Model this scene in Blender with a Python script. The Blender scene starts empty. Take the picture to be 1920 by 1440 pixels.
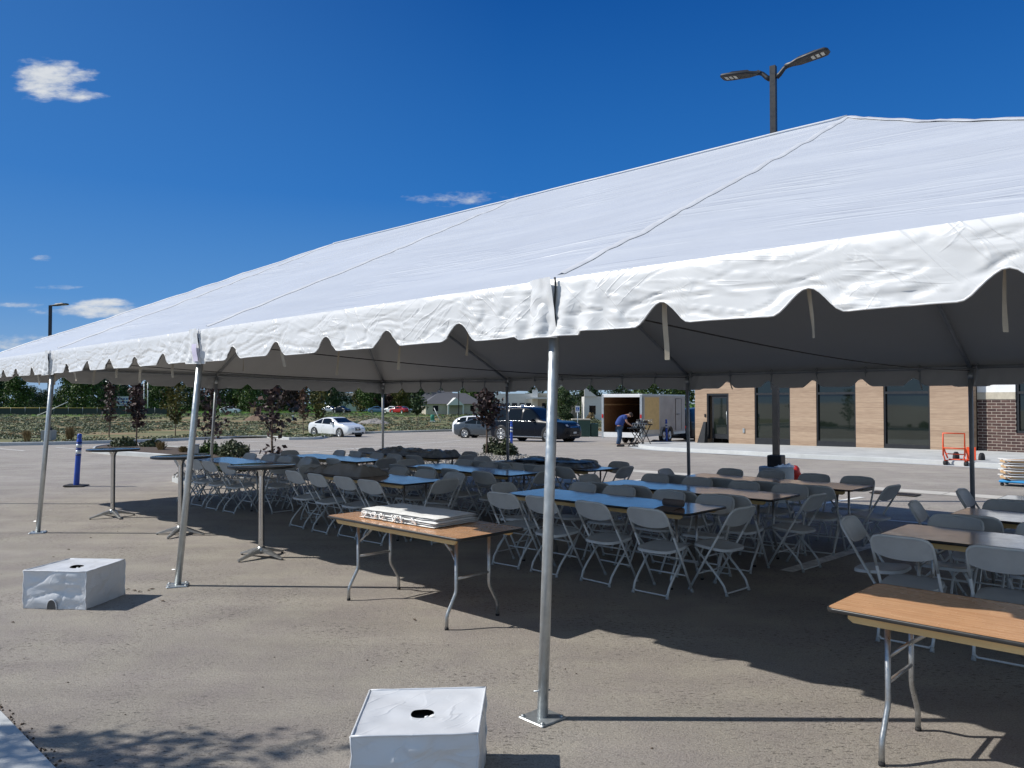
import bpy, math, random
from mathutils import Vector, Matrix, noise as mnoise
R = math.radians
rnd = random.Random(7)
scene = bpy.context.scene
col = scene.collection

# ------------------------------------------------------------------ camera, tent axes and ground, fitted to image coordinates
CAM_H, PITCH, FPX = 1.807, 0.0229, 1468.5
TH = 0.762                                   # tent axis against world x
DX, DY = math.cos(TH), -math.sin(TH)         # along the tent
NX, NY = math.sin(TH), math.cos(TH)          # across the tent
OX, OY = 0.220, 4.521
BAY = 4.572

def gz(y):
    """the lot drains away from the tent: height of the ground at depth y"""
    if y < 27: return 0.0
    if y < 57:
        return -0.024 * (y - 27)
    return -0.72 - 0.0035 * (min(y, 400) - 57)

def G(px, py, h=0.0):
    """image pixel coordinates -> point on the ground (h = height above it)"""
    X = (px - 960) / FPX; Y = -(py - 720) / FPX  # camera ray through the image pixel
    c, s = math.cos(PITCH), math.sin(PITCH)
    yy = c - Y * s; zz = s + Y * c
    t = 5.0
    for _ in range(60):
        t = 0.5 * t + 0.5 * min(2000, (gz(t * yy) + h - CAM_H) / min(zz, -1e-4))
    return Vector((X * t, yy * t, gz(yy * t)))

def T(s, t, z=0.0):
    return Vector((OX + DX * s + NX * t, OY + DY * s + NY * t, z))

# ------------------------------------------------------------------ mesh helper
class MB:
    def __init__(self): self.v = []; self.f = []; self.sm = []
    def add(self, vs, fs, smooth=False):
        o = len(self.v)
        self.v += [tuple(p) for p in vs]
        for f in fs:
            self.f.append(tuple(i + o for i in f)); self.sm.append(smooth)
        return self
    def box(self, x0, y0, z0, x1, y1, z1, M=None):
        vs = [Vector(p) for p in ((x0,y0,z0),(x1,y0,z0),(x1,y1,z0),(x0,y1,z0),(x0,y0,z1),(x1,y0,z1),(x1,y1,z1),(x0,y1,z1))]
        if M: vs = [M @ p for p in vs]
        return self.add(vs, [(0,3,2,1),(4,5,6,7),(0,1,5,4),(1,2,6,5),(2,3,7,6),(3,0,4,7)])
    def bbox(self, c, s, b=0.01, M=None):
        """box with bevelled vertical edges and top, centre c, size s"""
        out = rrect(s[0], s[1], b, 2)
        pts = [(c[0]+p[0], c[1]+p[1]) for p in out]
        return self.plate(pts, c[2]-s[2]/2, c[2]+s[2]/2, b*0.6, M)
    def plate(self, out, z0, z1, b=0.003, M=None, smooth=False):
        n = len(out)
        cx = sum(p[0] for p in out)/n; cy = sum(p[1] for p in out)/n
        def ring(k, z):
            r = []
            for p in out:
                dx, dy = p[0]-cx, p[1]-cy; L = math.hypot(dx, dy) or 1
                r.append(Vector((p[0]-dx/L*k, p[1]-dy/L*k, z)))
            return r
        rings = [ring(b, z0), ring(0, z0+b), ring(0, z1-b), ring(b, z1)]
        vs = [p for r in rings for p in r]
        if M: vs = [M @ p for p in vs]
        fs = [tuple(range(n-1, -1, -1)), tuple(range(3*n, 4*n))]
        for k in range(3):
            for i in range(n):
                j = (i+1) % n
                fs.append((k*n+i, k*n+j, (k+1)*n+j, (k+1)*n+i))
        return self.add(vs, fs, smooth)
    def tube(self, pts, r, n=8, closed=False, caps=True):
        pts = [Vector(p) for p in pts]; m = len(pts)
        rs = r if isinstance(r, (list, tuple)) else [r]*m
        vs = []; prev = None
        for i, p in enumerate(pts):
            if closed: d = pts[(i+1) % m] - pts[i-1]
            elif i == 0: d = pts[1]-pts[0]
            elif i == m-1: d = pts[-1]-pts[-2]
            else: d = (pts[i+1]-pts[i]).normalized() + (pts[i]-pts[i-1]).normalized()
            if d.length < 1e-9: d = Vector((0,0,1))
            d.normalize()
            if prev is None:
                a = Vector((0,0,1)) if abs(d.z) < 0.9 else Vector((1,0,0))
                u = d.cross(a).normalized()
            else:
                u = (prev - d*prev.dot(d))
                u = u.normalized() if u.length > 1e-6 else d.cross(Vector((0,0,1))).normalized()
            prev = u; w = d.cross(u)
            for k in range(n):
                a = 2*math.pi*k/n
                vs.append(p + u*math.cos(a)*rs[i] + w*math.sin(a)*rs[i])
        fs = []
        for i in range(m if closed else m-1):
            j = (i+1) % m
            for k in range(n):
                l = (k+1) % n
                fs.append((i*n+k, i*n+l, j*n+l, j*n+k))
        if caps and not closed:
            fs.append(tuple(range(n-1,-1,-1))); fs.append(tuple(range((m-1)*n, m*n)))
        return self.add(vs, fs, True)
    def lathe(self, prof, n=24, M=None):
        vs = []; m = len(prof)
        for r, z in prof:
            for k in range(n):
                a = 2*math.pi*k/n; vs.append(Vector((r*math.cos(a), r*math.sin(a), z)))
        if M: vs = [M @ p for p in vs]
        fs = []
        for i in range(m-1):
            for k in range(n):
                l = (k+1) % n; fs.append((i*n+k, i*n+l, (i+1)*n+l, (i+1)*n+k))
        fs.append(tuple(range(n-1,-1,-1))); fs.append(tuple(range((m-1)*n, m*n)))
        return self.add(vs, fs, True)
    def grid(self, fn, nu, nv, smooth=True, flip=False):
        vs = [fn(i/nu, j/nv) for j in range(nv+1) for i in range(nu+1)]
        fs = []
        for j in range(nv):
            for i in range(nu):
                a = j*(nu+1)+i; q = (a, a+1, a+nu+2, a+nu+1)
                fs.append(q[::-1] if flip else q)
        return self.add(vs, fs, smooth)
    def leaf(self, c, size, rg, up=0.0):
        d = Vector((rg.gauss(0,1), rg.gauss(0,1), rg.gauss(0,1)+up)).normalized()
        a = d.cross(Vector((rg.gauss(0,1), rg.gauss(0,1), rg.gauss(0,1)))).normalized(); b = d.cross(a)
        s = size*rg.uniform(.6, 1.3); w = s*rg.uniform(.5,.8)
        self.add([c-a*s, c-b*w, c+a*s, c+b*w], [(0,1,2,3)])
    def build(self, name, m, parent=None, loc=None, autosm=None):
        me = bpy.data.meshes.new(name)
        me.from_pydata(self.v, [], self.f)
        me.polygons.foreach_set('use_smooth', self.sm)
        me.validate(clean_customdata=False); me.update()
        if m: me.materials.append(m)
        o = bpy.data.objects.new(name, me); col.objects.link(o)
        if loc is not None: o.location = loc
        if parent: o.parent = parent
        if autosm:
            me.set_sharp_from_angle(angle=R(autosm))
        return o

def rrect(w, d, r, n=5, cx=0, cy=0):
    out = []
    for (sx, sy, a0) in ((1,1,0),(-1,1,90),(-1,-1,180),(1,-1,270)):
        for k in range(n+1):
            a = R(a0 + 90*k/n)
            out.append((cx+sx*(w/2-r)+r*math.cos(a), cy+sy*(d/2-r)+r*math.sin(a)))
    return out

def empty(name, label, cat, loc=(0,0,0), rz=0, group=None):
    o = bpy.data.objects.new(name, None); col.objects.link(o)
    o.location = loc; o.rotation_euler = (0,0,rz); o.empty_display_size = .1
    o['label'] = label; o['category'] = cat
    if group: o['group'] = group
    return o
def tag(o, label=None, cat=None, group=None, kind=None):
    for k, v in (('label',label),('category',cat),('group',group),('kind',kind)):
        if v: o[k] = v
    return o
KIDS = {}
def kids(o):
    return [c for c in bpy.data.objects if c.parent == o]
def copy_tree(o, parent=None, tree=None):
    if tree is None: tree = snapshot(o)
    c = tree[0].copy(); col.objects.link(c); c.parent = parent
    for k in tree[1]: copy_tree(None, c, k)
    return c
def snapshot(o): return (o, [snapshot(k) for k in kids(o)])

# ------------------------------------------------------------------ materials
def nodes(name):
    m = bpy.data.materials.new(name); m.use_nodes = True
    nt = m.node_tree; b = nt.nodes['Principled BSDF']
    return m, nt, b
def N(nt, t, **kw):
    n = nt.nodes.new(t)
    for k, v in kw.items():
        if k in n.inputs.keys(): n.inputs[k].default_value = v
        else: setattr(n, k, v)
    return n
def ramp(nt, src, stops):
    r = nt.nodes.new('ShaderNodeValToRGB'); e = r.color_ramp.elements
    while len(e) < len(stops): e.new(.5)
    for i, (p, c) in enumerate(stops):
        e[i].position = p; e[i].color = (*c, 1) if len(c) == 3 else c
    nt.links.new(src, r.inputs[0]); return r.outputs[0]
def mixc(nt, fac, a, b, mode='MIX'):
    n = nt.nodes.new('ShaderNodeMix'); n.data_type = 'RGBA'; n.blend_type = mode
    for idx, v in ((0, fac), (6, a), (7, b)):
        if hasattr(v, 'is_linked') or isinstance(v, bpy.types.NodeSocket): nt.links.new(v, n.inputs[idx])
        else: n.inputs[idx].default_value = v if idx == 0 else ((*v, 1) if len(v) == 3 else v)
    return n.outputs[2]
def noi(nt, vec, scale, detail=3, rough=.5, mapscale=None):
    if mapscale:
        mp = nt.nodes.new('ShaderNodeMapping'); mp.inputs['Scale'].default_value = mapscale
        nt.links.new(vec, mp.inputs[0]); vec = mp.outputs[0]
    n = nt.nodes.new('ShaderNodeTexNoise'); n.inputs['Scale'].default_value = scale
    n.inputs['Detail'].default_value = detail; n.inputs['Roughness'].default_value = rough
    nt.links.new(vec, n.inputs['Vector']); return n.outputs['Fac']
def obj_co(nt):
    return nt.nodes.new('ShaderNodeTexCoord').outputs['Object']
def bump(nt, b, h, strength, dist, prev=None):
    n = nt.nodes.new('ShaderNodeBump'); n.inputs['Strength'].default_value = strength; n.inputs['Distance'].default_value = dist
    nt.links.new(h, n.inputs['Height'])
    if prev: nt.links.new(prev, n.inputs['Normal'])
    nt.links.new(n.outputs[0], b.inputs['Normal']); return n.outputs[0]
def pm(name, c, rough=.5, metal=0, var=.15, vscale=6, bmp=0, bscale=40, bdist=.002, coat=0, spec=.5, rvar=.1):
    m, nt, b = nodes(name); co = obj_co(nt)
    f = noi(nt, co, vscale, 4, .6)
    c2 = tuple(min(1, x*(1-var)) for x in c); c3 = tuple(min(1, x*(1+var)) for x in c)
    nt.links.new(ramp(nt, f, [(.3, c2), (.7, c3)]), b.inputs['Base Color'])
    rr = ramp(nt, noi(nt, co, vscale*2.3, 3), [(.3, (max(0,rough-rvar),)*3), (.7, (min(1,rough+rvar),)*3)])
    nt.links.new(rr, b.inputs['Roughness'])
    b.inputs['Metallic'].default_value = metal
    b.inputs['Specular IOR Level'].default_value = spec
    b.inputs['Coat Weight'].default_value = coat
    b.inputs['Coat Roughness'].default_value = .05
    if bmp: bump(nt, b, noi(nt, co, bscale, 3), bmp, bdist)
    return m

def m_asphalt():
    m, nt, b = nodes('asphalt'); co = obj_co(nt)
    big = noi(nt, co, .35, 5, .6)
    streak = noi(nt, co, 1.0, 4, .6, (.35, 2.6, 1))
    fine = noi(nt, co, 90, 3, .7)
    grit = noi(nt, co, 260, 2, .8)
    base = ramp(nt, big, [(.3, (.34,.308,.268)), (.5, (.415,.380,.333)), (.7, (.49,.452,.40))])
    c = mixc(nt, .45, base, ramp(nt, streak, [(.3, (.305,.283,.256)), (.72, (.47,.434,.383))]))
    c = mixc(nt, 1, c, ramp(nt, noi(nt, co, 1.9, 4, .6), [(.32, (.90,.88,.92)), (.66, (1.06,1.06,1.04))]), 'MULTIPLY')
    c = mixc(nt, .8, c, ramp(nt, fine, [(.28, (.45,.44,.44)), (.5, (1,1,1)), (.75, (1.25,1.22,1.16))]), 'MULTIPLY')
    c = mixc(nt, .7, c, ramp(nt, grit, [(.3, (.6,.6,.6)), (.52, (1,1,1)), (.76, (1.3,1.28,1.22))]), 'MULTIPLY')
    # pits and short scuffs where the binder has worn away
    pit = noi(nt, co, 34, 4, .75, (.6, 1.5, 1)); zone = noi(nt, co, .9, 3, .6)
    pm_ = nt.nodes.new('ShaderNodeMath'); pm_.operation = 'MULTIPLY'
    nt.links.new(ramp(nt, pit, [(.385, (1,1,1)), (.44, (0,0,0))]), pm_.inputs[0])
    nt.links.new(ramp(nt, zone, [(.42, (.1,.1,.1)), (.62, (1,1,1))]), pm_.inputs[1])
    c = mixc(nt, pm_.outputs[0], c, (.075,.068,.06))
    nt.links.new(c, b.inputs['Base Color'])
    b.inputs['Roughness'].default_value = .9; b.inputs['Specular IOR Level'].default_value = .25
    p = bump(nt, b, grit, .8, .006); p = bump(nt, b, fine, .8, .010, p)
    bump(nt, b, pit, .8, .016, p)
    return m
def m_concrete(name='concrete', c=(.52,.52,.50), dark=.75):
    m, nt, b = nodes(name); co = obj_co(nt)
    f = noi(nt, co, 1.4, 6, .65); g = noi(nt, co, 60, 3, .7)
    cc = ramp(nt, f, [(.3, tuple(x*dark for x in c)), (.6, c), (.8, tuple(min(1,x*1.1) for x in c))])
    cc = mixc(nt, .6, cc, ramp(nt, g, [(.3, (.8,.8,.79)), (.6, (1.05,1.05,1.05))]), 'MULTIPLY')
    nt.links.new(cc, b.inputs['Base Color']); b.inputs['Roughness'].default_value = .85
    bump(nt, b, g, .35, .004); return m
def m_vinyl(name, c, rough, st=.35, dist=.05, dirt=.06, mul=(1.2,9,9), crumple=0, streak=0):
    m, nt, b = nodes(name); co = obj_co(nt)
    vr = nt.nodes.new('ShaderNodeVectorRotate'); vr.rotation_type = 'Z_AXIS'; vr.inputs['Angle'].default_value = TH; nt.links.new(co, vr.inputs['Vector']); co = vr.outputs[0]
    f = noi(nt, co, .9, 5, .6)
    nt.links.new(ramp(nt, f, [(.25, tuple(x*(1-dirt) for x in c)), (.75, c)]), b.inputs['Base Color'])
    b.inputs['Roughness'].default_value = rough
    b.inputs['Specular IOR Level'].default_value = .5
    h = noi(nt, co, 1.0, 4, .55, mul)
    mk = nt.nodes.new('ShaderNodeMath'); mk.operation = 'MULTIPLY'
    nt.links.new(h, mk.inputs[0]); nt.links.new(ramp(nt, noi(nt, co, .55, 3), [(.35, (.15,.15,.15)), (.65, (1,1,1))]), mk.inputs[1])
    p = bump(nt, b, mk.outputs[0], st, dist)
    p = bump(nt, b, noi(nt, co, 5, 3, .5), st*.5, dist*.4, p)
    if crumple:
        for (ang, sc, thr, st2, seed) in ((R(48),(.8,1,6.5),.018,.34,0.0), (R(-38),(.9,1,5.5),.016,.30,7.3), (R(8),(.55,1,5.0),.015,.22,3.1)):
            mp = nt.nodes.new('ShaderNodeMapping'); mp.vector_type = 'TEXTURE'; mp.inputs['Rotation'].default_value = (0, ang, 0); mp.inputs['Location'].default_value = (seed, 0, seed); nt.links.new(co, mp.inputs[0])
            cn = noi(nt, mp.outputs[0], crumple, 1.5, .4, sc)
            cr = ramp(nt, cn, [(.5-thr, (0,0,0)), (.5, (1,1,1)), (.5+thr*2.2, (0,0,0))])
            mk2 = nt.nodes.new('ShaderNodeMath'); mk2.operation = 'MULTIPLY'; nt.links.new(cr, mk2.inputs[0])
            nt.links.new(ramp(nt, noi(nt, mp.outputs[0], crumple*1.1, 2), [(.47, (0,0,0)), (.62, (1,1,1))]), mk2.inputs[1])
            p = bump(nt, b, mk2.outputs[0], st2, .010, p)
        p = bump(nt, b, noi(nt, co, crumple*1.2, 3, .5), .22, .03, p)
    if streak:
        for sc, st2, thr in (((.35,3.2,1), .5, .03), ((.6,7,1), .35, .025)):
            cn = noi(nt, co, 1.0, 2.5, .5, sc)
            cr = ramp(nt, cn, [(.5-thr*2.5, (0,0,0)), (.5, (1,1,1)), (.5+thr, (0,0,0))])
            mk2 = nt.nodes.new('ShaderNodeMath'); mk2.operation = 'MULTIPLY'; nt.links.new(cr, mk2.inputs[0])
            nt.links.new(ramp(nt, noi(nt, co, .8, 3), [(.48, (0,0,0)), (.64, (1,1,1))]), mk2.inputs[1])
            p = bump(nt, b, mk2.outputs[0], st2, .02, p)
    return m
def m_wood(name, a, b_, rough, coat=1.0, stretch=(1.2, 14, 14)):
    m, nt, b = nodes(name); co = obj_co(nt)
    g = noi(nt, co, 2.2, 6, .62, stretch)
    w = nt.nodes.new('ShaderNodeTexWave'); w.wave_type = 'BANDS'; w.bands_direction = 'Y'
    w.inputs['Scale'].default_value = 4.5; w.inputs['Distortion'].default_value = 7; w.inputs['Detail'].default_value = 3
    w.inputs['Detail Scale'].default_value = .8
    mp = nt.nodes.new('ShaderNodeMapping'); mp.inputs['Scale'].default_value = (.45, 1.6, 1); nt.links.new(co, mp.inputs[0]); nt.links.new(mp.outputs[0], w.inputs['Vector'])
    c = mixc(nt, .35, ramp(nt, g, [(.28, a), (.7, b_)]), ramp(nt, w.outputs['Fac'], [(.1, a), (.9, b_)]))
    kn = nt.nodes.new('ShaderNodeTexVoronoi'); kn.inputs['Scale'].default_value = 2.1
    mp2 = nt.nodes.new('ShaderNodeMapping'); mp2.inputs['Scale'].default_value = (.8, 1.7, 1); nt.links.new(co, mp2.inputs[0]); nt.links.new(mp2.outputs[0], kn.inputs['Vector'])
    c = mixc(nt, ramp(nt, kn.outputs['Distance'], [(.03, (.9,.9,.9)), (.12, (0,0,0))]), c, tuple(x*.38 for x in a))
    nt.links.new(c, b.inputs['Base Color'])
    nt.links.new(ramp(nt, noi(nt, co, 9, 4), [(.3, (rough*.7,)*3), (.7, (rough*1.3,)*3)]), b.inputs['Roughness'])
    b.inputs['Coat Weight'].default_value = coat; b.inputs['Coat Roughness'].default_value = .09
    b.inputs['Specular IOR Level'].default_value = .5
    bump(nt, b, g, .04, .002); return m
def m_leaf(name, a, b_, rough=.6):
    m, nt, b = nodes(name)
    g = nt.nodes.new('ShaderNodeNewGeometry'); co = obj_co(nt)
    c = ramp(nt, g.outputs['Random Per Island'], [(0, tuple(x*.45 for x in a)), (.45, a), (1, b_)])
    c = mixc(nt, 1, c, ramp(nt, noi(nt, co, .9, 3), [(.3, (.5,.5,.5)), (.65, (1.25,1.25,1.25))]), 'MULTIPLY')
    nt.links.new(c, b.inputs['Base Color']); b.inputs['Roughness'].default_value = rough
    b.inputs['Specular IOR Level'].default_value = .3
    return m
M = {}
M['asphalt'] = m_asphalt()
M['concrete'] = m_concrete('pale_concrete', (.50,.51,.50))
M['kerb'] = m_concrete('kerb_concrete', (.50,.515,.51), .85)
M['old_concrete'] = m_concrete('old_concrete', (.40,.40,.385))
M['gutter'] = m_concrete('gutter_concrete', (.56,.53,.47))
M['paint'] = pm('road_paint', (.74,.74,.70), .8, var=.25, vscale=7, bmp=.2, bscale=80)
M['paint_dim'] = pm('worn_road_paint', (.75,.74,.70), .85, var=.3, vscale=9)
M['canopy'] = m_vinyl('canopy_vinyl', (.55,.58,.62), .42, .5, .05, .09, (.4,2.8,2.8), 0, 1)
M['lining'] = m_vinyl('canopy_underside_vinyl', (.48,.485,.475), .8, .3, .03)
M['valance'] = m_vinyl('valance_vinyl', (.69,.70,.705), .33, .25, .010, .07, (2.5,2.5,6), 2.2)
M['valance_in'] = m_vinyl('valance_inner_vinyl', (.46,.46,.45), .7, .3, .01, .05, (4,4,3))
M['seam'] = pm('seam_webbing', (.56,.575,.60), .6, var=.1)
M['strap'] = pm('tie_strap_webbing', (.42,.37,.29), .8, var=.15)
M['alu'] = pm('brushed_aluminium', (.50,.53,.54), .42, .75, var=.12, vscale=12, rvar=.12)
M['alu_dark'] = pm('shade_toned_aluminium', (.30,.315,.325), .5, .4, var=.12)  # darker aluminium; shade under the tent roof is painted into its tone
M['steel'] = pm('galvanised_table_leg', (.42,.43,.43), .36, .85, var=.15, vscale=30)
M['chrome'] = pm('polished_chrome', (.58,.59,.60), .16, 1, var=.05)
M['cable'] = pm('dark_cable', (.03,.03,.03), .6)
M['chair_res'] = pm('grey_chair_resin', (.56,.60,.625), .5, var=.07, bmp=.15, bscale=300, bdist=.0006)
M['chair_tube'] = pm('grey_chair_tube', (.62,.66,.68), .36, var=.06)
M['rubber'] = pm('pale_rubber_foot', (.38,.41,.43), .7)
M['black_rubber'] = pm('black_rubber', (.02,.02,.022), .8)
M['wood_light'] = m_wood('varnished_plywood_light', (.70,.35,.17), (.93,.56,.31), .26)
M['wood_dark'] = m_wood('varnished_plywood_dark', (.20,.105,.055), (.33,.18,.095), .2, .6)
M['apron'] = m_wood('pine_apron', (.52,.36,.15), (.74,.55,.26), .5, .15, (1,9,9))
M['edge'] = pm('black_table_edging', (.022,.022,.022), .38)
M['laminate'] = pm('grey_cocktail_laminate', (.42,.44,.46), .3, coat=1, var=.06)
M['linen'] = pm('white_folded_vinyl', (.86,.87,.87), .5, var=.05, bmp=.5, bscale=14, bdist=.012)
M['grey_linen'] = pm('grey_folded_vinyl', (.30,.29,.275), .5, var=.12, bmp=.6, bscale=12, bdist=.015)
M['film'] = pm('cloudy_plastic_film', (.24,.28,.32), .18, var=.3, vscale=9, bmp=.9, bscale=9, bdist=.03)
M['boxwhite'] = m_vinyl('white_box_cover_vinyl', (.66,.68,.71), .38, .35, .02, .08, (3,3,4), 2.4)
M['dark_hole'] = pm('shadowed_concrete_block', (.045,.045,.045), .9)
M['blue'] = pm('blue_plastic', (.012,.07,.42), .42, var=.15)
M['navy'] = pm('navy_plastic', (.01,.02,.13), .4)
M['reflect'] = pm('silver_reflective_band', (.55,.60,.64), .35)
M['lampblack'] = pm('bronze_black_paint', (.012,.014,.018), .5, .0, var=.2)
M['led'] = pm('led_lens', (.62,.62,.55), .3)
M['white'] = pm('white_paint', (.75,.76,.76), .5, var=.06)
M['black'] = pm('satin_black', (.015,.015,.017), .4)
M['redplastic'] = pm('red_plastic', (.62,.03,.02), .5)
M['orange'] = pm('orange_paint', (.72,.075,.015), .42, var=.12)
M['soil'] = pm('dark_bark_soil', (.085,.06,.042), .95, var=.4, vscale=14, bmp=.8, bscale=30, bdist=.03)
M['stone'] = pm('river_stone', (.27,.25,.22), .8, var=.45, vscale=9)
M['bark'] = pm('bark', (.12,.085,.062), .9, var=.3, bmp=.6, bscale=40, bdist=.01)
M['paletrunk'] = pm('pale_stake_wood', (.34,.27,.2), .9, var=.2)
M['lf_purple'] = m_leaf('purple_leaves', (.045,.028,.028), (.13,.075,.065))
M['lf_green'] = m_leaf('green_leaves', (.045,.09,.022), (.13,.19,.045))
M['lf_dark'] = m_leaf('dark_green_leaves', (.03,.06,.022), (.075,.12,.042))
M['lf_olive'] = m_leaf('olive_leaves', (.075,.085,.022), (.20,.17,.045))
M['lf_shrub'] = m_leaf('shrub_leaves', (.07,.09,.045), (.16,.175,.085))
M['lf_sage'] = m_leaf('sage_leaves', (.15,.175,.10), (.27,.29,.175))
M['lf_dry'] = m_leaf('dry_grass_blades', (.25,.17,.075), (.42,.31,.16))
M['lf_red'] = m_leaf('rust_leaves', (.07,.035,.02), (.14,.07,.04))
M['tan'] = pm('tan_wood', (.55,.36,.19), .6, var=.15)
M['fence'] = pm('chain_link_green_black', (.035,.045,.045), .8)
M['yellowcap'] = pm('yellow_fence_cap', (.5,.36,.08), .6)
M['stucco'] = pm('white_stucco', (.62,.62,.60), .85, var=.06)
M['beige'] = pm('beige_stucco', (.46,.42,.34), .85)
M['roofing'] = pm('grey_shingles', (.10,.10,.11), .9, bmp=.5, bscale=10)
M['glass'] = None
def m_glass(name, c, rough):
    m, nt, b = nodes(name); co = obj_co(nt)
    nt.links.new(ramp(nt, noi(nt, co, .6, 3), [(.3, tuple(x*.7 for x in c)), (.7, c)]), b.inputs['Base Color'])
    b.inputs['Roughness'].default_value = rough; b.inputs['Specular IOR Level'].default_value = .9
    bump(nt, b, noi(nt, co, .8, 2), .03, .02); return m
M['glass'] = m_glass('tinted_glass', (.012,.018,.014), .03)
M['carglass'] = m_glass('car_glass', (.008,.011,.014), .05); M['carglass'].node_tree.nodes['Principled BSDF'].inputs['Specular IOR Level'].default_value = .35
def m_plank():
    m, nt, b = nodes('wood_plank_cladding'); co = obj_co(nt)
    sep = nt.nodes.new('ShaderNodeSeparateXYZ'); nt.links.new(co, sep.inputs[0])
    zz = nt.nodes.new('ShaderNodeMath'); zz.operation = 'MULTIPLY'; zz.inputs[1].default_value = 5.0; nt.links.new(sep.outputs[2], zz.inputs[0])
    fl = nt.nodes.new('ShaderNodeMath'); fl.operation = 'FLOOR'; nt.links.new(zz.outputs[0], fl.inputs[0])
    wn = nt.nodes.new('ShaderNodeTexWhiteNoise'); wn.noise_dimensions = '1D'; nt.links.new(fl.outputs[0], wn.inputs['W'])
    g = noi(nt, co, 1.6, 5, .6, (1.3, 1.3, 16))
    c = mixc(nt, .55, ramp(nt, wn.outputs['Value'], [(0, (.27,.185,.125)), (.5, (.36,.255,.175)), (1, (.43,.32,.225))]),
             ramp(nt, g, [(.3, (.24,.16,.11)), (.7, (.47,.35,.25))]))
    fr = nt.nodes.new('ShaderNodeMath'); fr.operation = 'FRACT'; nt.links.new(zz.outputs[0], fr.inputs[0])
    c = mixc(nt, ramp(nt, fr.outputs[0], [(.02, (.55,.55,.55)), (.06, (0,0,0))]), c, (.10,.07,.05))
    nt.links.new(c, b.inputs['Base Color']); b.inputs['Roughness'].default_value = .7
    bump(nt, b, g, .2, .01); return m
M['plank'] = m_plank()
def m_brick():
    m, nt, b = nodes('dark_brick'); co = obj_co(nt)
    sep = nt.nodes.new('ShaderNodeSeparateXYZ'); nt.links.new(co, sep.inputs[0])
    cb = nt.nodes.new('ShaderNodeCombineXYZ'); nt.links.new(sep.outputs[0], cb.inputs[0]); nt.links.new(sep.outputs[2], cb.inputs[1])
    t = nt.nodes.new('ShaderNodeTexBrick'); nt.links.new(cb.outputs[0], t.inputs['Vector'])
    t.inputs['Color1'].default_value = (.055,.028,.026,1); t.inputs['Color2'].default_value = (.10,.055,.046,1)
    t.inputs['Mortar'].default_value = (.42,.37,.32,1); t.inputs['Scale'].default_value = 1.0
    t.inputs['Mortar Size'].default_value = .0085; t.inputs['Brick Width'].default_value = .30; t.inputs['Row Height'].default_value = .10
    t.inputs['Mortar Smooth'].default_value = .2
    nt.links.new(mixc(nt, .6, t.outputs['Color'], ramp(nt, noi(nt, co, 5, 4), [(.3, (.7,.7,.7)), (.7, (1.2,1.2,1.2))]), 'MULTIPLY'), b.inputs['Base Color'])
    b.inputs['Roughness'].default_value = .8
    inv = nt.nodes.new('ShaderNodeMath'); inv.operation = 'SUBTRACT'; inv.inputs[0].default_value = 1; nt.links.new(t.outputs['Fac'], inv.inputs[1])
    bump(nt, b, inv.outputs[0], .6, .01); return m
M['brick'] = m_brick()
def m_field():
    m, nt, b = nodes('dry_field'); co = obj_co(nt)
    f = noi(nt, co, .11, 6, .65, (.55, 1, 1)); g = noi(nt, co, .8, 5, .7, (.5, 1.2, 1)); s = noi(nt, co, 6, 4, .7)
    c = ramp(nt, f, [(.36, (.15,.165,.085)), (.48, (.21,.205,.12)), (.60, (.31,.22,.14)), (.72, (.38,.28,.19))])
    c = mixc(nt, .6, c, ramp(nt, g, [(.35, (.45,.52,.40)), (.55, (1,1,1)), (.75, (1.3,1.15,1.0))]), 'MULTIPLY')
    c = mixc(nt, .7, c, ramp(nt, s, [(.3, (.6,.6,.6)), (.7, (1.3,1.3,1.2))]), 'MULTIPLY')
    sep = nt.nodes.new('ShaderNodeSeparateXYZ'); nt.links.new(co, sep.inputs[0])
    mr = nt.nodes.new('ShaderNodeMapRange'); mr.inputs[1].default_value = 135; mr.inputs[2].default_value = 165; nt.links.new(sep.outputs[1], mr.inputs[0])
    c = mixc(nt, mr.outputs[0], c, ramp(nt, g, [(.3, (.055,.12,.02)), (.7, (.085,.165,.03))]))
    nt.links.new(c, b.inputs['Base Color']); b.inputs['Roughness'].default_value = 1; b.inputs['Specular IOR Level'].default_value = .1
    bump(nt, b, g, .8, .12); return m
M['field'] = m_field()
def m_car(name, c, rough=.25, metal=.3, coat=.7):
    return pm(name, c, rough, metal, var=.04, vscale=2, coat=coat, rvar=.03)
M['car_white'] = m_car('white_car_paint', (.74,.76,.78), metal=0)
M['car_grey'] = m_car('grey_car_paint', (.085,.10,.115), metal=.5)
M['car_black'] = m_car('navy_black_car_paint', (.003,.005,.010), .28, 0, .1); M['car_black'].node_tree.nodes['Principled BSDF'].inputs['Specular IOR Level'].default_value = .22
M['car_silver'] = m_car('silver_car_paint', (.42,.44,.46), metal=.6)
M['car_red'] = m_car('red_car_paint', (.45,.02,.02), metal=0)
M['car_blue'] = m_car('blue_car_paint', (.10,.2,.32), metal=.2)
M['rim'] = pm('alloy_rim', (.55,.56,.57), .3, .7)
M['tyre'] = pm('tyre_rubber', (.018,.018,.018), .85)
M['taillight'] = pm('red_lens', (.5,.012,.012), .2)
M['lens'] = pm('clear_headlight_lens', (.5,.53,.56), .12)
M['trailer'] = pm('weathered_trailer_aluminium', (.42,.41,.385), .55, .25, var=.1, vscale=1.4)
M['trailer_in'] = pm('trailer_plywood_lining', (.20,.10,.045), .7, var=.2)
M['trailer_door'] = pm('plywood_door_panel', (.50,.36,.17), .6, var=.1)
M['skin'] = pm('skin', (.38,.2,.14), .5, var=.06)
M['shirt'] = pm('blue_shirt', (.018,.05,.22), .8, bmp=.4, bscale=20, bdist=.01)
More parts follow.
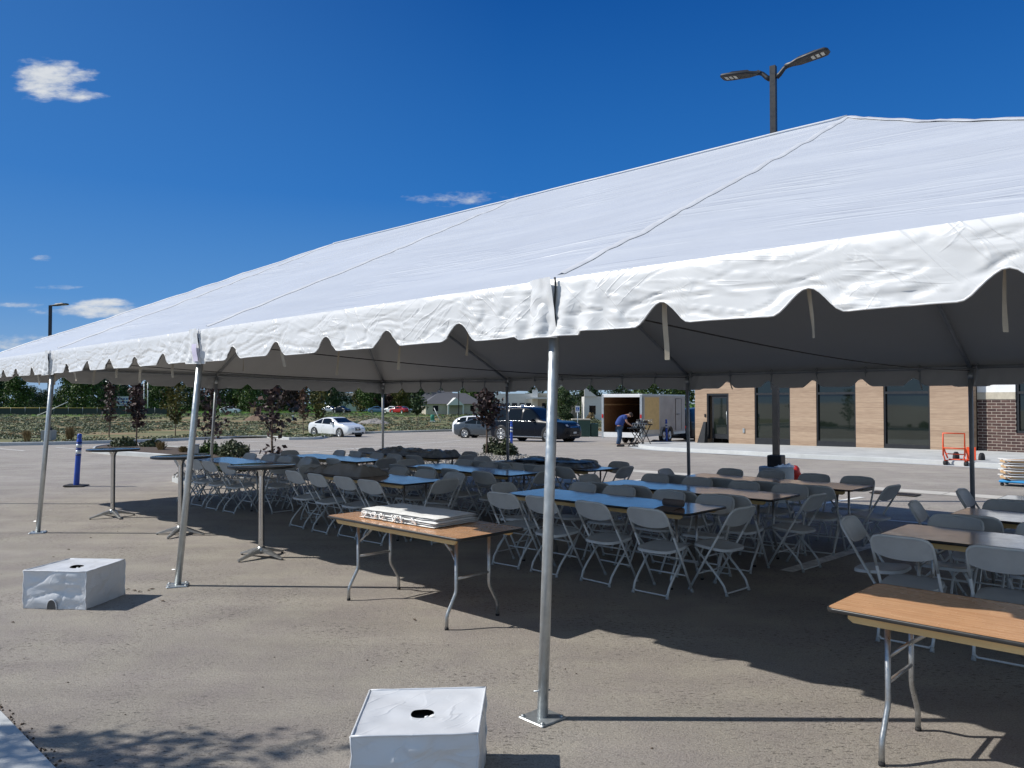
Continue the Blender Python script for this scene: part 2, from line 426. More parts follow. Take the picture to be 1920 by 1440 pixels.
M['jeans'] = pm('blue_jeans', (.03,.065,.13), .85, var=.25, bmp=.4, bscale=20, bdist=.01)
M['hair'] = pm('dark_hair', (.03,.018,.012), .7)
M['signblue'] = pm('sign_blue', (.03,.13,.42), .4)
M['greenbox'] = pm('utility_green', (.02,.06,.045), .5)
M['teal'] = pm('teal_plastic', (.03,.22,.15), .5)
M['grate'] = pm('cast_iron', (.05,.045,.04), .7, .4)

# ------------------------------------------------------------------ world, sun, camera
SUN_EL, SUN_AZ = R(42.5), math.pi       # the sun stands to the left (-x)
w = bpy.data.worlds.new('World'); scene.world = w; w.use_nodes = True
nt = w.node_tree; bg = nt.nodes['Background']
sky = nt.nodes.new('ShaderNodeTexSky'); sky.sky_type = 'NISHITA'; sky.sun_disc = False
sky.sun_elevation = SUN_EL; sky.sun_rotation = R(-90); sky.altitude = 900
sky.air_density = 1.0; sky.dust_density = .35; sky.ozone_density = 2.2
hs = nt.nodes.new('ShaderNodeHueSaturation'); hs.inputs['Saturation'].default_value = 1.28; hs.inputs['Value'].default_value = 1.0
nt.links.new(sky.outputs[0], hs.inputs['Color'])
tc = nt.nodes.new('ShaderNodeTexCoord'); sp = nt.nodes.new('ShaderNodeSeparateXYZ'); nt.links.new(tc.outputs['Generated'], sp.inputs[0])
def mth(op, a, b=None, c=None):
    n = nt.nodes.new('ShaderNodeMath'); n.operation = op
    for i, v in enumerate((a, b, c)):
        if v is None: continue
        if isinstance(v, (int, float)): n.inputs[i].default_value = v
        else: nt.links.new(v, n.inputs[i])
    return n.outputs[0]
ymax = mth('MAXIMUM', sp.outputs[1], .02)
U = mth('DIVIDE', sp.outputs[0], ymax); V = mth('DIVIDE', sp.outputs[2], ymax)
cv = nt.nodes.new('ShaderNodeCombineXYZ'); nt.links.new(U, cv.inputs[0]); nt.links.new(V, cv.inputs[1])
n1 = noi(nt, cv.outputs[0], 16, 7, .62, (1, 2.1, 1)); n2 = noi(nt, cv.outputs[0], 45, 6, .62, (.8, 2.8, 1))
nmix = mth('ADD', mth('MULTIPLY', n1, .62), mth('MULTIPLY', n2, .38))
def pdir(px, py):
    X = (px-960)/FPX; Y = (720-py)/FPX; c, s = math.cos(PITCH), math.sin(PITCH)
    return X/(c-Y*s), (s+Y*c)/(c-Y*s)
cover = None
for (px, py, rx, ry, a) in ((88,148,64,44,1.25),(135,178,60,14,.95),(140,143,50,15,.9),(875,372,95,13,.62),(185,583,120,13,1.0),(200,569,60,9,.9),(110,539,46,5,.8),
                            (45,571,48,6,.8),(40,645,120,16,.95),(78,485,20,7,.7),(345,556,20,5,.6)):
    u0, v0 = pdir(px, py)
    du = mth('DIVIDE', mth('SUBTRACT', U, u0), rx/FPX); dv = mth('DIVIDE', mth('SUBTRACT', V, v0), ry/FPX)
    r2 = mth('ADD', mth('MULTIPLY', du, du), mth('MULTIPLY', dv, dv))
    k = mth('MULTIPLY', mth('SUBTRACT', 1.25, r2), a)
    k = mth('MAXIMUM', k, -1.0)
    cover = k if cover is None else mth('MAXIMUM', cover, k)
dens = mth('ADD', mth('MULTIPLY', cover, .55), mth('MULTIPLY', mth('SUBTRACT', nmix, .5), 3.2))
mr = nt.nodes.new('ShaderNodeMapRange'); mr.inputs[1].default_value = .02; mr.inputs[2].default_value = 1.0; mr.interpolation_type = 'SMOOTHSTEP'; nt.links.new(dens, mr.inputs[0])
front = mth('GREATER_THAN', sp.outputs[1], .03)
cf = mth('MULTIPLY', mth('MULTIPLY', mr.outputs[0], front), mth('GREATER_THAN', cover, -.35))
cf = mth('MULTIPLY', cf, .93)
ccol = ramp(nt, n1, [(.3, (5.6,6.3,7.2)), (.6, (8.6,8.9,9.2))])
elev = ramp(nt, sp.outputs[2], [(.0, (4.4,6.2,8.3)), (.05, (2.7,4.9,8.0)), (.12, (1.05,3.3,7.5)), (.25, (.22,1.9,6.2)), (.5, (.02,.85,3.9)), (1.0, (.02,.5,2.8))])
tinted = mixc(nt, .88, hs.outputs[0], elev)
# unseen rear sky, paled and brightened as added fill for camera-facing sides
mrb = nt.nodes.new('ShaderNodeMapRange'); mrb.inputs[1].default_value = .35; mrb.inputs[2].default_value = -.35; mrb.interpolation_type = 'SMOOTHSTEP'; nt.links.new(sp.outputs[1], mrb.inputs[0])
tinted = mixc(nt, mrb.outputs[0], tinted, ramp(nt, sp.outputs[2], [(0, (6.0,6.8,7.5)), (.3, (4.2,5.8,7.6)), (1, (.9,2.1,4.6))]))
lx = mth('MULTIPLY', mth('MAXIMUM', mth('MULTIPLY', sp.outputs[0], -1), 0), .55)
tinted = mixc(nt, lx, tinted, (1.0,3.1,7.2))
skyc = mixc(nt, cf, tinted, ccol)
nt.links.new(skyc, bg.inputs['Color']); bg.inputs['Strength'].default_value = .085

sun = bpy.data.lights.new('sun', 'SUN'); sun.energy = 5.0; sun.angle = R(.53); sun.color = (1, .955, .88)
so = bpy.data.objects.new('sun', sun); col.objects.link(so)
sd = Vector((-math.cos(SUN_EL), 0.02, math.sin(SUN_EL)))
so.rotation_euler = sd.to_track_quat('Z', 'Y').to_euler(); so.location = (-30, 0, 40)

cam = bpy.data.cameras.new('camera'); co_ = bpy.data.objects.new('camera', cam); col.objects.link(co_)
cam.sensor_width = 36; cam.lens = FPX/1920*36; cam.clip_end = 4000; cam.clip_start = .05
co_.location = (0, 0, CAM_H); co_.rotation_euler = (math.pi/2 + PITCH, 0, 0)
scene.camera = co_
scene.view_settings.view_transform = 'Standard'; scene.view_settings.look = 'None'; scene.view_settings.exposure = 0
scene.render.film_transparent = False
scene.cycles.use_denoising = True
scene.cycles.max_bounces = 6; scene.cycles.diffuse_bounces = 3

# ------------------------------------------------------------------ ground
ys = [-12,-6,0,3,6,9,12,16,20,24,26,28,31,35,40,46,52,57,65,75,90,110,140,180,240,320,420,700,1200,2200]
xs = [-1600,-700,-300,-120,-60,-30,-15,0,15,30,60,120,300,700,1600]
mb = MB()
for j, y in enumerate(ys):
    for x in xs: mb.v.append((x, y, gz(y)-(0 if y < 80 else .8)))
for j in range(len(ys)-1):
    for i in range(len(xs)-1):
        a = j*len(xs)+i; mb.f.append((a, a+1, a+len(xs)+1, a+len(xs))); mb.sm.append(True)
tag(mb.build('parking_lot', M['asphalt']), kind='structure')

def smoothpoly(pts, k=4):
    out = []
    for i in range(len(pts)-1):
        p0 = pts[max(0,i-1)]; p1 = pts[i]; p2 = pts[i+1]; p3 = pts[min(len(pts)-1,i+2)]
        for q in range(k):
            t = q/k
            out.append(0.5*((2*p1)+(p2-p0)*t+(2*p0-5*p1+4*p2-p3)*t*t+(3*p1-p0-3*p2+p3)*t**3))
    out.append(pts[-1]); return out
# field beyond the far kerb
edge = [G(*p) for p in ((-900,842),(-300,840),(0,836),(150,833),(300,828),(430,822.5),(500,821))]
edge += [G(530,824.5), G(565,824.5), G(600,823.5), G(622,819), G(650,814.5)]
edge += [G(*p) for p in ((700,812.5),(760,811),(860,808.5),(960,808),(1040,809),(1075,812),(1140,813),(1200,812),(1320,812),(1600,812),(2600,812))]
mb = MB(); NR = 26
rows = []
for p in edge:
    y0 = p.y; c_ = []
    for k in range(NR+1):
        y = y0 + (1500-y0)*((k/NR)**3.2)
        c_.append((p.x*y/y0, y, gz(y)+.11 + .10*mnoise.noise(Vector((p.x*.13, y*.08, 0)))*min(1,(y-y0)/8)))
    rows.append(c_)
vs = [q for c_ in rows for q in c_]; fs = []
for i in range(len(rows)-1):
    for k in range(NR):
        a = i*(NR+1)+k; fs.append((a, a+NR+1, a+NR+2, a+1))
mb.add(vs, fs, True); tag(mb.build('field', M['field']), kind='structure')
def ribbon(mb, pts, w, z0, z1, side=1):
    """kerb along pts: vertical face toward the road, flat top of width w"""
    n = len(pts); vs = []
    for i, p in enumerate(pts):
        d = (pts[min(n-1,i+1)]-pts[max(0,i-1)]); d.z = 0; d.normalize()
        nn = Vector((-d.y, d.x, 0))*side
        g0 = gz(p.y)
        vs += [p.xy.to_3d()+Vector((0,0,g0+z0)), p.xy.to_3d()+nn*.025+Vector((0,0,g0+z1-.02)), p.xy.to_3d()+nn*.05+Vector((0,0,g0+z1)), p.xy.to_3d()+nn*w+Vector((0,0,g0+z1)), p.xy.to_3d()+nn*w+Vector((0,0,g0+z0))]
    fs = []
    for i in range(n-1):
        for k in range(4):
            a = i*5+k; fs.append((a, a+1, a+6, a+5) if side < 0 else (a, a+5, a+6, a+1))
    mb.add(vs, fs, False)
mb = MB(); ribbon(mb, smoothpoly(edge, 3), .28, -.02, .15, 1)
tag(mb.build('far_kerb', M['kerb']), kind='structure')

def isle(name, pts, h=.14, kw=.16, soil='soil'):
    loop = smoothpoly(pts + [pts[0]], 4)[:-1]; n = len(loop)
    c = sum(loop, Vector())/n
    mb = MB(); vs = []
    for p in loop:
        d = (c-p); d.z = 0; d.normalize(); g0 = gz(p.y)
        for k, z in ((0,-.02),(0.01,h-.02),(.03,h),(kw,h),(kw+.01,h-.05)):
            q = p + d*k; vs.append((q.x, q.y, g0+z))
    fs = []
    for i in range(n):
        j = (i+1) % n
        for k in range(4): fs.append((i*5+k, j*5+k, j*5+k+1, i*5+k+1))
    mb.add(vs, fs, False); tag(mb.build(name+'_kerb', M['kerb']), kind='structure')
    mb = MB(); vs = []
    for p in loop:
        d = (c-p); d.z = 0; d.normalize(); q = p + d*(kw+.005); vs.append((q.x, q.y, gz(p.y)+h-.03))
    vs.append((c.x, c.y, gz(c.y)+h+.02))
    mb.add(vs, [(i, (i+1) % n, n) for i in range(n)], True)
    tag(mb.build(name+'_bed', M[soil]), kind='structure')
    return loop, c
islA = [G(*p) for p in ((172,849),(215,853),(300,859),(380,866),(450,870),(478,866),(470,857),(400,848),(300,841.5),(215,838),(180,842))]
isle('left_island', islA)
islB = [G(*p) for p in ((322,903),(350,909),(430,908),(510,905),(580,899),(680,889),(780,881),(880,875),(945,872),(985,869),(992,864),(970,859),(900,858),(800,861),(700,864),(600,868),(520,873),(430,881),(360,890))]
loopB, cB = isle('centre_island', islB)
def inside(p, loop):
    c = False; n = len(loop)
    for i in range(n):
        a, b = loop[i], loop[i-1]
        if (a.y > p[1]) != (b.y > p[1]) and p[0] < (b.x-a.x)*(p[1]-a.y)/(b.y-a.y)+a.x: c = not c
    return c
mb = MB(); rg = random.Random(3)
xs_ = [p.x for p in loopB]; ys_ = [p.y for p in loopB]; cnt = 0
while cnt < 5200:
    x = rg.uniform(min(xs_), max(xs_)); y = rg.uniform(min(ys_), max(ys_))
    if not inside((x, y), loopB): continue
    cnt += 1; r = rg.uniform(.018,.05); z = gz(y)+.12+rg.uniform(0,.03)
    vs = []
    for (a, b, c_) in ((1,0,0),(0,1,0),(-1,0,0),(0,-1,0),(0,0,.8),(0,0,-.8)):
        vs.append((x+r*a*rg.uniform(.7,1.3), y+r*b*rg.uniform(.7,1.3), z+r*c_))
    mb.add(vs, [(0,1,4),(1,2,4),(2,3,4),(3,0,4),(1,0,5),(2,1,5),(3,2,5),(0,3,5)], False)
tag(mb.build('gravel', M['stone']), 'grey brown river gravel covering the planting strip behind the chairs', 'gravel', kind='stuff')

# painted lines
def stripe(mb, a, b, w=.10, lift=.006):
    d = (b-a); d.z = 0; L = d.length; d.normalize(); nn = Vector((-d.y, d.x, 0))*w/2
    n = max(1, int(L/2)); vs = []
    for i in range(n+1):
        p = a + (b-a)*(i/n)
        for s_ in (-1, 1):
            q = p + nn*s_; vs.append((q.x, q.y, gz(q.y)+lift))
    mb.add(vs, [(2*i, 2*i+2, 2*i+3, 2*i+1)[::-1] for i in range(n)], False)
mb = MB()
for (x0,y0,x1,y1) in ((464,842,667,851.5),(552,837,694,842.5),(632,832,760,836),(705,827,800,830),(465,852,560,857),(587,847.5,865,826),
    (740,828,930,832),(774,824,905,827),(740,834,891,839.5),(834,820.8,932,823.3),(440,827,503,828.3),(520,834,548,833),(453,836,468,835.6),
    (0,841.5,46,845.5),(104,839,140,841.5),(200,836.5,225,837.5),(290,835,467,837.5),(442,826.5,482,828.5),(380,841,480,845),
    (1062,816,1090,821),(1086,815,1112,820),(1108,814,1134,819)):
    stripe(mb, G(x0,y0), G(x1,y1), .11)
for (x0,y0,x1,y1) in ((1527,947,1617,932.5),(1785,978,1875,952.5),(1140,906,1232,897)):
    stripe(mb, G(x0,y0), G(x1,y1), .11)
stripe(mb, G(1440,957), G(1780,985.5), .10)
stripe(mb, G(-200,968), G(-60,972), .10)
tag(mb.build('parking_lines', M['paint']), kind='structure')
mb = MB(); stripe(mb, G(1474,1072), G(1668,1013), .15, .007)
tag(mb.build('worn_parking_line', M['paint_dim']), kind='structure')
# concrete valley gutter, butted round the drain grate
mb = MB()
def gut(s0, s1, t0=13.35, t1=13.95):
    vs = [T(s0,t0,.005), T(s1,t0,.005), T(s1,t1,.005), T(s0,t1,.005)]
    return vs
for k in range(14):
    s0 = -18 + k*1.83; s1 = s0+1.815
    if s1 < -26: continue
    vs = gut(s0, s1); vs = [Vector((v.x, v.y, gz(v.y)+.006)) for v in vs]
    mb.add(vs, [(0,1,2,3)])
tag(mb.build('valley_gutter', M['gutter']), kind='structure')
gA = G(1678, 927)
o = empty('drain_grate', 'dark iron drain grate set in the pale concrete gutter', 'drain grate', (gA.x, gA.y, .012), -TH)
mb = MB(); mb.box(-.42,-.2,0,.42,-.16,.012).box(-.42,.16,0,.42,.2,.012).box(-.42,-.16,0,-.38,.16,.012).box(.38,-.16,0,.42,.16,.012); mb.build('frame', M['grate'], o)
mb = MB()
for k in range(15): mb.box(-.36+k*.05,-.16,0,-.335+k*.05,.16,.010)
mb.box(-.38,-.16,-.003,.38,.16,.001); mb.build('bars', M['black'], o)
# the walk at the photographer's feet
a_ = G(0,1343); b_ = G(92,1440); d = (b_-a_).normalized(); nn = Vector((d.y, -d.x, 0))
mb = MB()
for k in range(-4, 4):
    q0 = a_+d*(k*1.5+.012); q1 = a_+d*((k+1)*1.5)
    vs = [q0, q1, q1+nn*2.4, q0+nn*2.4]
    mb.add([Vector((v.x, v.y, 0)) for v in vs]+[Vector((v.x, v.y, .035)) for v in vs], [(0,1,2,3)[::-1],(4,5,6,7),(0,1,5,4),(1,2,6,5),(2,3,7,6),(3,0,4,7)])
tag(mb.build('sidewalk_edge', M['kerb']), kind='structure')
mb = MB(); rg = random.Random(5)
for k in range(420):
    t_ = rg.uniform(-2, 2.5); q = a_+d*t_ - nn*abs(rg.gauss(0,.03)); r = rg.uniform(.004,.012)
    mb.add([(q.x-r,q.y,.002),(q.x,q.y-r,.002),(q.x+r,q.y,.002),(q.x,q.y+r,.002),(q.x,q.y,r*1.1)], [(0,1,4),(1,2,4),(2,3,4),(3,0,4)])
for k in range(170):
    x, y = rg.uniform(-6, 5), rg.uniform(2.6, 12); r = rg.uniform(.003,.010)
    mb.add([(x-r,y,.002),(x,y-r,.002),(x+r,y,.002),(x,y+r,.002),(x,y,r*.8)], [(0,1,4),(1,2,4),(2,3,4),(3,0,4)])
for (px, py) in ((240,1106),(252,1108),(262,1110),(285,1105),(278,1108),(100,1045),(24,1168),(128,1031),(305,1128),(170,1009),(777,1163)):
    p = G(px, py); a = rg.uniform(0,3); L = rg.uniform(.015,.035)
    ca, sa = math.cos(a)*L, math.sin(a)*L
    mb.add([(p.x-ca,p.y-sa,.004),(p.x+sa*.4,p.y-ca*.4,.012),(p.x+ca,p.y+sa,.006),(p.x-sa*.4,p.y+ca*.4,.012)], [(0,1,2,3)])
tag(mb.build('grit', M['soil']), 'dark grit and leaf crumbs scattered over the asphalt', 'grit', kind='stuff')

# ------------------------------------------------------------------ the frame tent
tent = empty('frame_tent', 'large white frame tent with scalloped valance on metal poles over the tables', 'tent')
ZE0, ZE1, ZR = 2.51, 2.36, 4.67
def eave(t): return ZE0 + (ZE1-ZE0)*t/2
def roofz(s, t):
    """canopy height; s, t in bays"""
    m = min(1-abs(t-1), s+3, 1-s); m = max(0, m)
    return eave(t) + (ZR-eave(t))*m
def can(s, t, off=0.0):
    m = max(0, min(1-abs(t-1), s+3, 1-s)); z = roofz(s, t)
    mid = 1-abs(t-1)
    fs = abs(math.sin(math.pi*s)); ft = abs(math.sin(math.pi*(t)))
    hip = min(abs((s+3)-mid), abs((1-s)-mid)) if (s < -2 or s > 0) else 1
    z -= .055*fs*math.sin(math.pi*min(1,m))*(1 if -2<=s<=0 else min(1, hip*2))
    if s > 0: z -= .085*math.sin(math.pi*min(1, (1-s)))*max(0, 1-hip*1.5) if s < 1 else 0
    v = Vector((s*2.3, t*17, 3.1)); seamd = min(abs(s-round(s)), hip)
    amp = .010 + .010*math.exp(-seamd*6)
    z += amp*mnoise.noise(v)*min(1, m*10) + .022*max(0, mnoise.noise(Vector((s*1.9, t*2.6, 11)))+.12)*mnoise.noise(Vector((s*3.2+t*4, t*36, 7)))*min(1, m*10)
    z += .008*math.exp(-seamd*11)*mnoise.noise(Vector((s*9+t*5, t*13-s*6, 1)))*min(1, m*8)
    return T(s*BAY, t*BAY, z+off)
K = 100
def canopy_mesh(off, flip):
    mb = MB(); nu, nv = 4*K, 2*K
    vs = [can(-3+i/K, j/K, off) for j in range(nv+1) for i in range(nu+1)]
    fs = []
    for j in range(nv):
        for i in range(nu):
            a = j*(nu+1)+i; q = [a, a+1, a+nu+2, a+nu+1]
            s_, t_ = -3+(i+.5)/K, (j+.5)/K
            up = (s_ < -1) == (t_ < 1)
            tr = [(q[0],q[1],q[2]),(q[0],q[2],q[3])] if up else [(q[0],q[1],q[3]),(q[1],q[2],q[3])]
            for f in tr: fs.append(f[::-1] if flip else f)
    mb.add(vs, fs, True); return mb
canopy = canopy_mesh(0, False).build('canopy', M['canopy'], tent, autosm=14)
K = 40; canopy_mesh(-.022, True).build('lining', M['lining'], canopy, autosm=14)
# panel seams with lacing flaps over the rafters and hips
def seam(mb, pa, pb, w=.07, n=70, seed=0):
    vs = []
    for i in range(n+1):
        f = i/n; s_ = pa[0]+(pb[0]-pa[0])*f; t_ = pa[1]+(pb[1]-pa[1])*f
        ds, dt = (pb[0]-pa[0]), (pb[1]-pa[1]); L = math.hypot(ds, dt); ws, wt = -dt/L*w/BAY, ds/L*w/BAY
        k = .004*mnoise.noise(Vector((f*25, seed, 0)))
        ruf = .009*mnoise.noise(Vector((f*60, seed, 5)))
        a = can(s_-ws*(1+k*20), t_-wt*(1+k*20)); b = can(s_, t_); c = can(s_+ws, t_+wt)
        vs += [a+Vector((0,0,.004)), b+Vector((0,0,.017+ruf*.6)), c+Vector((0,0,.008+abs(ruf)*.8))]
    fs = []
    for i in range(n):
        for k in range(2): fs.append((i*3+k, i*3+k+1, i*3+4+k, i*3+3+k))
    mb.add(vs, fs, True)
for s_ in (0,-1,-2):
    for t0, t1 in ((.02,1),(1.98,1)):
        mb = MB(); seam(mb, (s_, t0), (s_, t1), .034, seed=s_+t0); mb.build('panel_seam', M['seam'], canopy)
for a, b in (((.98,.02),(0,1)),((.98,1.98),(0,1)),((-2.98,.02),(-2,1)),((-2.98,1.98),(-2,1))):
    mb = MB(); seam(mb, a, b, .034, seed=a[1]); mb.build('panel_seam', M['seam'], canopy)
mb = MB(); vs = []
nR = 60
for i in range(nR+1):
    p = can(-2+2*i/nR, 1); vs.append(p+Vector((0,0,.015)))
mb.tube(vs, .012, 6); mb.build('ridge_seam', M['canopy'], canopy)

# scalloped valance, one cloth per side
def bell(x):
    x = abs(x)
    return 0 if x > .165 else (math.cos(math.pi*x/.165)*.5+.5)**.9
def side_pt(side, u):
    """u in bays along the side -> (s, t) in bays and outward normal"""
    if side == 'front': return (-3+u, 0), Vector((-NX,-NY,0))
    if side == 'back': return (-3+u, 2), Vector((NX,NY,0))
    if side == 'far': return (-3, u), Vector((-DX,-DY,0))
    return (1, u), Vector((DX,DY,0))
def valance(side, length, du, NV):
    n = int(length/du); out = Vector(); vs = []; hem = []
    for i in range(n+1):
        u = length*i/n; (s_, t_), nn = side_pt(side, u); x = u*BAY; ph = (x+.762/2) % .762 - .762/2
        at_post = min(abs(u-round(u)), 1)*BAY
        notch = bell(ph) if (at_post > .3 and 0 < u < length) else 0
        zt = eave(t_)+.004; drop = .315 + .012*mnoise.noise(Vector((x*1.4, 3, len(side)))) + (.02 if at_post < .22 else 0)
        zb = zt - drop + .118*notch
        for j in range(NV+1):
            v = j/NV; z = zt + (zb-zt)*v; vz = v; v = (zt-z)/drop
            g = math.exp(-at_post*3.2)
            wv = .022*v*mnoise.noise(Vector((x*1.5, v*1.1, 2))) + .009*v*mnoise.noise(Vector((x*3.4+v*2.2, v*1.3, 9)))
            wv += (.0008+.011*g)*v**.4*mnoise.noise(Vector((x*9-v*7, v*4+x*3, 4)))
            cr = abs(mnoise.noise(Vector((x*2.6+v*2.6, v*2.4-x*.9, 6))));  wv += -.011*max(0, .10-cr)/.10*v**.5
            cr = abs(mnoise.noise(Vector((x*2.0-v*3.0, v*1.9+x*.8, 16))));  wv += .008*max(0, .08-cr)/.08*v**.5
            wv += g*.035*math.sin(x*34+v*3)*v**.6*.6
            q = T(s_*BAY, t_*BAY, z) + nn*(.012*math.sin(min(1,v*6)*math.pi/2)+wv+.012*v)
            vs.append(q)
        hem.append(vs[-1].copy())
    return vs, hem, n, NV
for side, length, du, NV, nm in (('front',4,.0028,26,'front'),('back',4,.008,10,'back'),('far',2,.008,10,'far'),('near',2,.008,8,'near')):
    vs, hem, n, NV = valance(side, length, du, NV)
    fs = []
    for i in range(n):
        for j in range(NV):
            a = i*(NV+1)+j; fs.append((a, a+1, a+NV+2, a+NV+1))
    mb = MB(); mb.add(vs, fs, True); va = mb.build('valance', M['valance'], tent)
    # inner face, a few mm behind
    (_, nn) = side_pt(side, .5)
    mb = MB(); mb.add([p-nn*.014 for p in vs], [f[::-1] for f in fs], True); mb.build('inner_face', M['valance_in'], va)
    mb = MB(); mb.tube(hem[::2], .0045, 5); mb.build('hem', M['valance'], va)
# overlapping ends of the panels on the valance above the front posts
def flap(s0, w, lean, seed):
    mb = MB(); nn = Vector((-NX,-NY,0)); 
    def fn(u, v):
        x = s0*BAY - w/2 + w*u + lean*v; z = ZE0 + .012 - (.335+.015*u)*v
        o = .030 + .018*math.sin(u*5+seed)*v + .012*mnoise.noise(Vector((u*4, v*5, seed))) + .02*u*(1-v) - .025*(1-u)**3
        return T(x, 0, z) + nn*o
    mb.grid(fn, 16, 20); return mb
for s0, w_, l_, sd_ in ((0,.20,.03,1),(-1,.26,.05,5),(-2,.24,.04,9),(-3+.05,.2,0,3)):
    f = flap(s0-.012, w_, l_, sd_).build('panel_overlap', M['valance'], tent)
    mb = MB(); a = []
    for k in range(9):
        v = k/8; x = s0*BAY-.055 + w_/2 + l_*v + .012*math.sin(v*6+sd_); a.append(T(x, 0, ZE0+.01-.33*v)+Vector((-NX,-NY,0))*.022)
    mb.tube(a, .006, 5); mb.build('gap_line', M['black'] if sd_ == 1 else M['seam'], f)  # stands for the shaded gap beside the overlap, drawn as a dark tube
mb = MB(); mb.grid(lambda u, v: T(-BAY+.015+.10*u+.02*v, 0, ZE0-.14-.17*v)+Vector((-NX,-NY,0))*(.062+.006*math.sin(v*5)), 4, 6)
mb.build('care_label', pm('pale_violet_label', (.55,.52,.66), .6), tent)
# posts, perimeter pipes, rafters, cables
ZP = -.06
feet = {}
def foot(s, t):
    if (s, t) == (0,0): return G(1017,1347)
    if (s, t) == (-1,0): return G(333,1098)
    if (s, t) == (-2,0): return G(71,999)
    p = T(s*BAY, t*BAY)
    if (s, t) == (-3,1): p += Vector((-.12,0,0))
    return Vector((p.x, p.y, gz(p.y)))
posts = [(s,0) for s in (-3,-2,-1,0,1)] + [(s,2) for s in (-3,-2,-1,0,1)] + [(-3,1),(1,1)]
for (s, t) in posts:
    b = foot(s, t); top = T(s*BAY + (.05 if s == -3 else (-.05 if s == 1 else 0)), t*BAY + (.05 if t == 0 else (-.05 if t == 2 else 0)), eave(t)+ZP)
    mb = MB(); dirv = (top-b); 
    mb.tube([b, b+dirv*.5, top], .031, 16)
    o = mb.build('leg', M['alu'] if t == 0 else M['alu_dark'], tent)  # rear and end legs take the metal with shade in its colour
    mb = MB(); a = .35 if s else .75
    Mx = Matrix.Translation(b) @ Matrix.Rotation(a, 4, 'Z')
    mb.bbox((0,0,.006), (.20,.20,.012), .01, Mx)
    for (dx, dy) in ((-1,-1),(1,-1),(1,1),(-1,1)): mb.tube([Mx @ Vector((dx*.078,dy*.078,.012)), Mx @ Vector((dx*.078,dy*.078,.02))], .011, 8)
    mb.build('base_plate', M['alu'], o)
    mb = MB(); mb.tube([b+Vector((-.05,-.02,.16)), b+Vector((.045,.01,.158))], .005, 6); mb.build('lock_pin', M['alu'], o); mb = MB(); mb.tube([b+dirv*.93, b+dirv*.965], .036, 16); mb.build('collar', M['alu'], o)
    if t == 2 and s in (-3,-2):
        mb = MB(); mb.bbox((top.x+.03, top.y-.06, top.z-.03), (.05,.05,.06), .01); mb.build('corner_fitting', M['white'], o)
def bar(a, b, r, name, m, n=10, sag=0): 
    mb = MB(); mb.tube([a, a.lerp(b,.25)-Vector((0,0,sag*.72)), (a+b)/2-Vector((0,0,sag)), a.lerp(b,.75)-Vector((0,0,sag*.72)), b], r, n); return mb.build(name, m, tent)
for s in range(-3, 1):
    for t in (0, 2):
        k = .05 if t == 0 else -.05
        bar(T(s*BAY, t*BAY+k, eave(t)+ZP), T((s+1)*BAY, t*BAY+k, eave(t)+ZP), .026, 'eave_pipe', M['alu_dark'])
for s in (-3, 1):
    k = .05 if s == -3 else -.05
    for t in (0, 1): bar(T(s*BAY+k, t*BAY, eave(t)+ZP), T(s*BAY+k, (t+1)*BAY, eave(t+1)+ZP), .026, 'eave_pipe', M['alu_dark'])
rz_ = ZR-.07
for s in (-2,-1,0):
    bar(T(s*BAY,.05,ZE0+ZP), T(s*BAY,BAY,rz_), .028, 'rafter', M['alu_dark']); bar(T(s*BAY,2*BAY-.05,ZE1+ZP), T(s*BAY,BAY,rz_), .028, 'rafter', M['alu_dark'])
for s, e in ((-3,-2),(1,0)):
    for t in (0,2): bar(T(s*BAY,t*BAY,eave(t)+ZP), T(e*BAY,BAY,rz_), .03, 'rafter', M['alu_dark'], 10, .13)
    bar(T(s*BAY,BAY,eave(1)+ZP), T(e*BAY,BAY,rz_), .028, 'rafter', M['alu_dark'])
bar(T(-2*BAY,BAY,rz_), T(0,BAY,rz_), .028, 'ridge_pipe', M['alu_dark'])
for s in (-2,-1,0):
    pts = []
    for k in range(25):
        f = k/24; pts.append(T(s*BAY, .05+(2*BAY-.1)*f, ZE0+ZP+(ZE1-ZE0)*f-.05-.10*math.sin(math.pi*f)))
    mb = MB(); mb.tube(pts, .006, 6); mb.build('tension_cable', M['cable'], tent)
rg = random.Random(11)
def strap(x, t, L, nn):
    mb = MB(); p0 = T(x, t*BAY+(.05 if t == 0 else -.05), eave(t)+ZP+.02) - nn*.02
    ph = rg.uniform(0,6); wd = .013; dv = Vector((DX,DY,0))
    sway = rg.uniform(-.05,.05); vs = []
    for k in range(13):
        v = k/12; a = ph+v*rg.uniform(.6,.8)*3
        c = p0 + Vector((0,0,-L*v)) + dv*(sway*v*v) + nn*(.015*math.sin(v*5+ph))
        wv = dv*math.cos(a*.35)*wd + nn*math.sin(a*.35)*wd
        vs += [c-wv, c+wv]
    mb.add(vs, [(2*k,2*k+1,2*k+3,2*k+2) for k in range(12)], True)
    mb.tube([p0+dv*.012*math.cos(a)+Vector((0,0,.05*math.sin(a)-.02))+nn*.03*math.cos(a*1.0) for a in [x_*math.pi/4 for x_ in range(8)]], .008, 5, closed=True)
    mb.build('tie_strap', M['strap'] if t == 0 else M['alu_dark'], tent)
for k in range(-13, 6):
    xx = k*.762 - .02 + rg.uniform(-.03,.05)
    if xx > 3.6: continue
    strap(xx, 0, rg.uniform(.36,.46), Vector((-NX,-NY,0)))
for k in range(-17, 4):
    strap(k*.762+.1, 2, rg.uniform(.22,.34), Vector((NX,NY,0)))

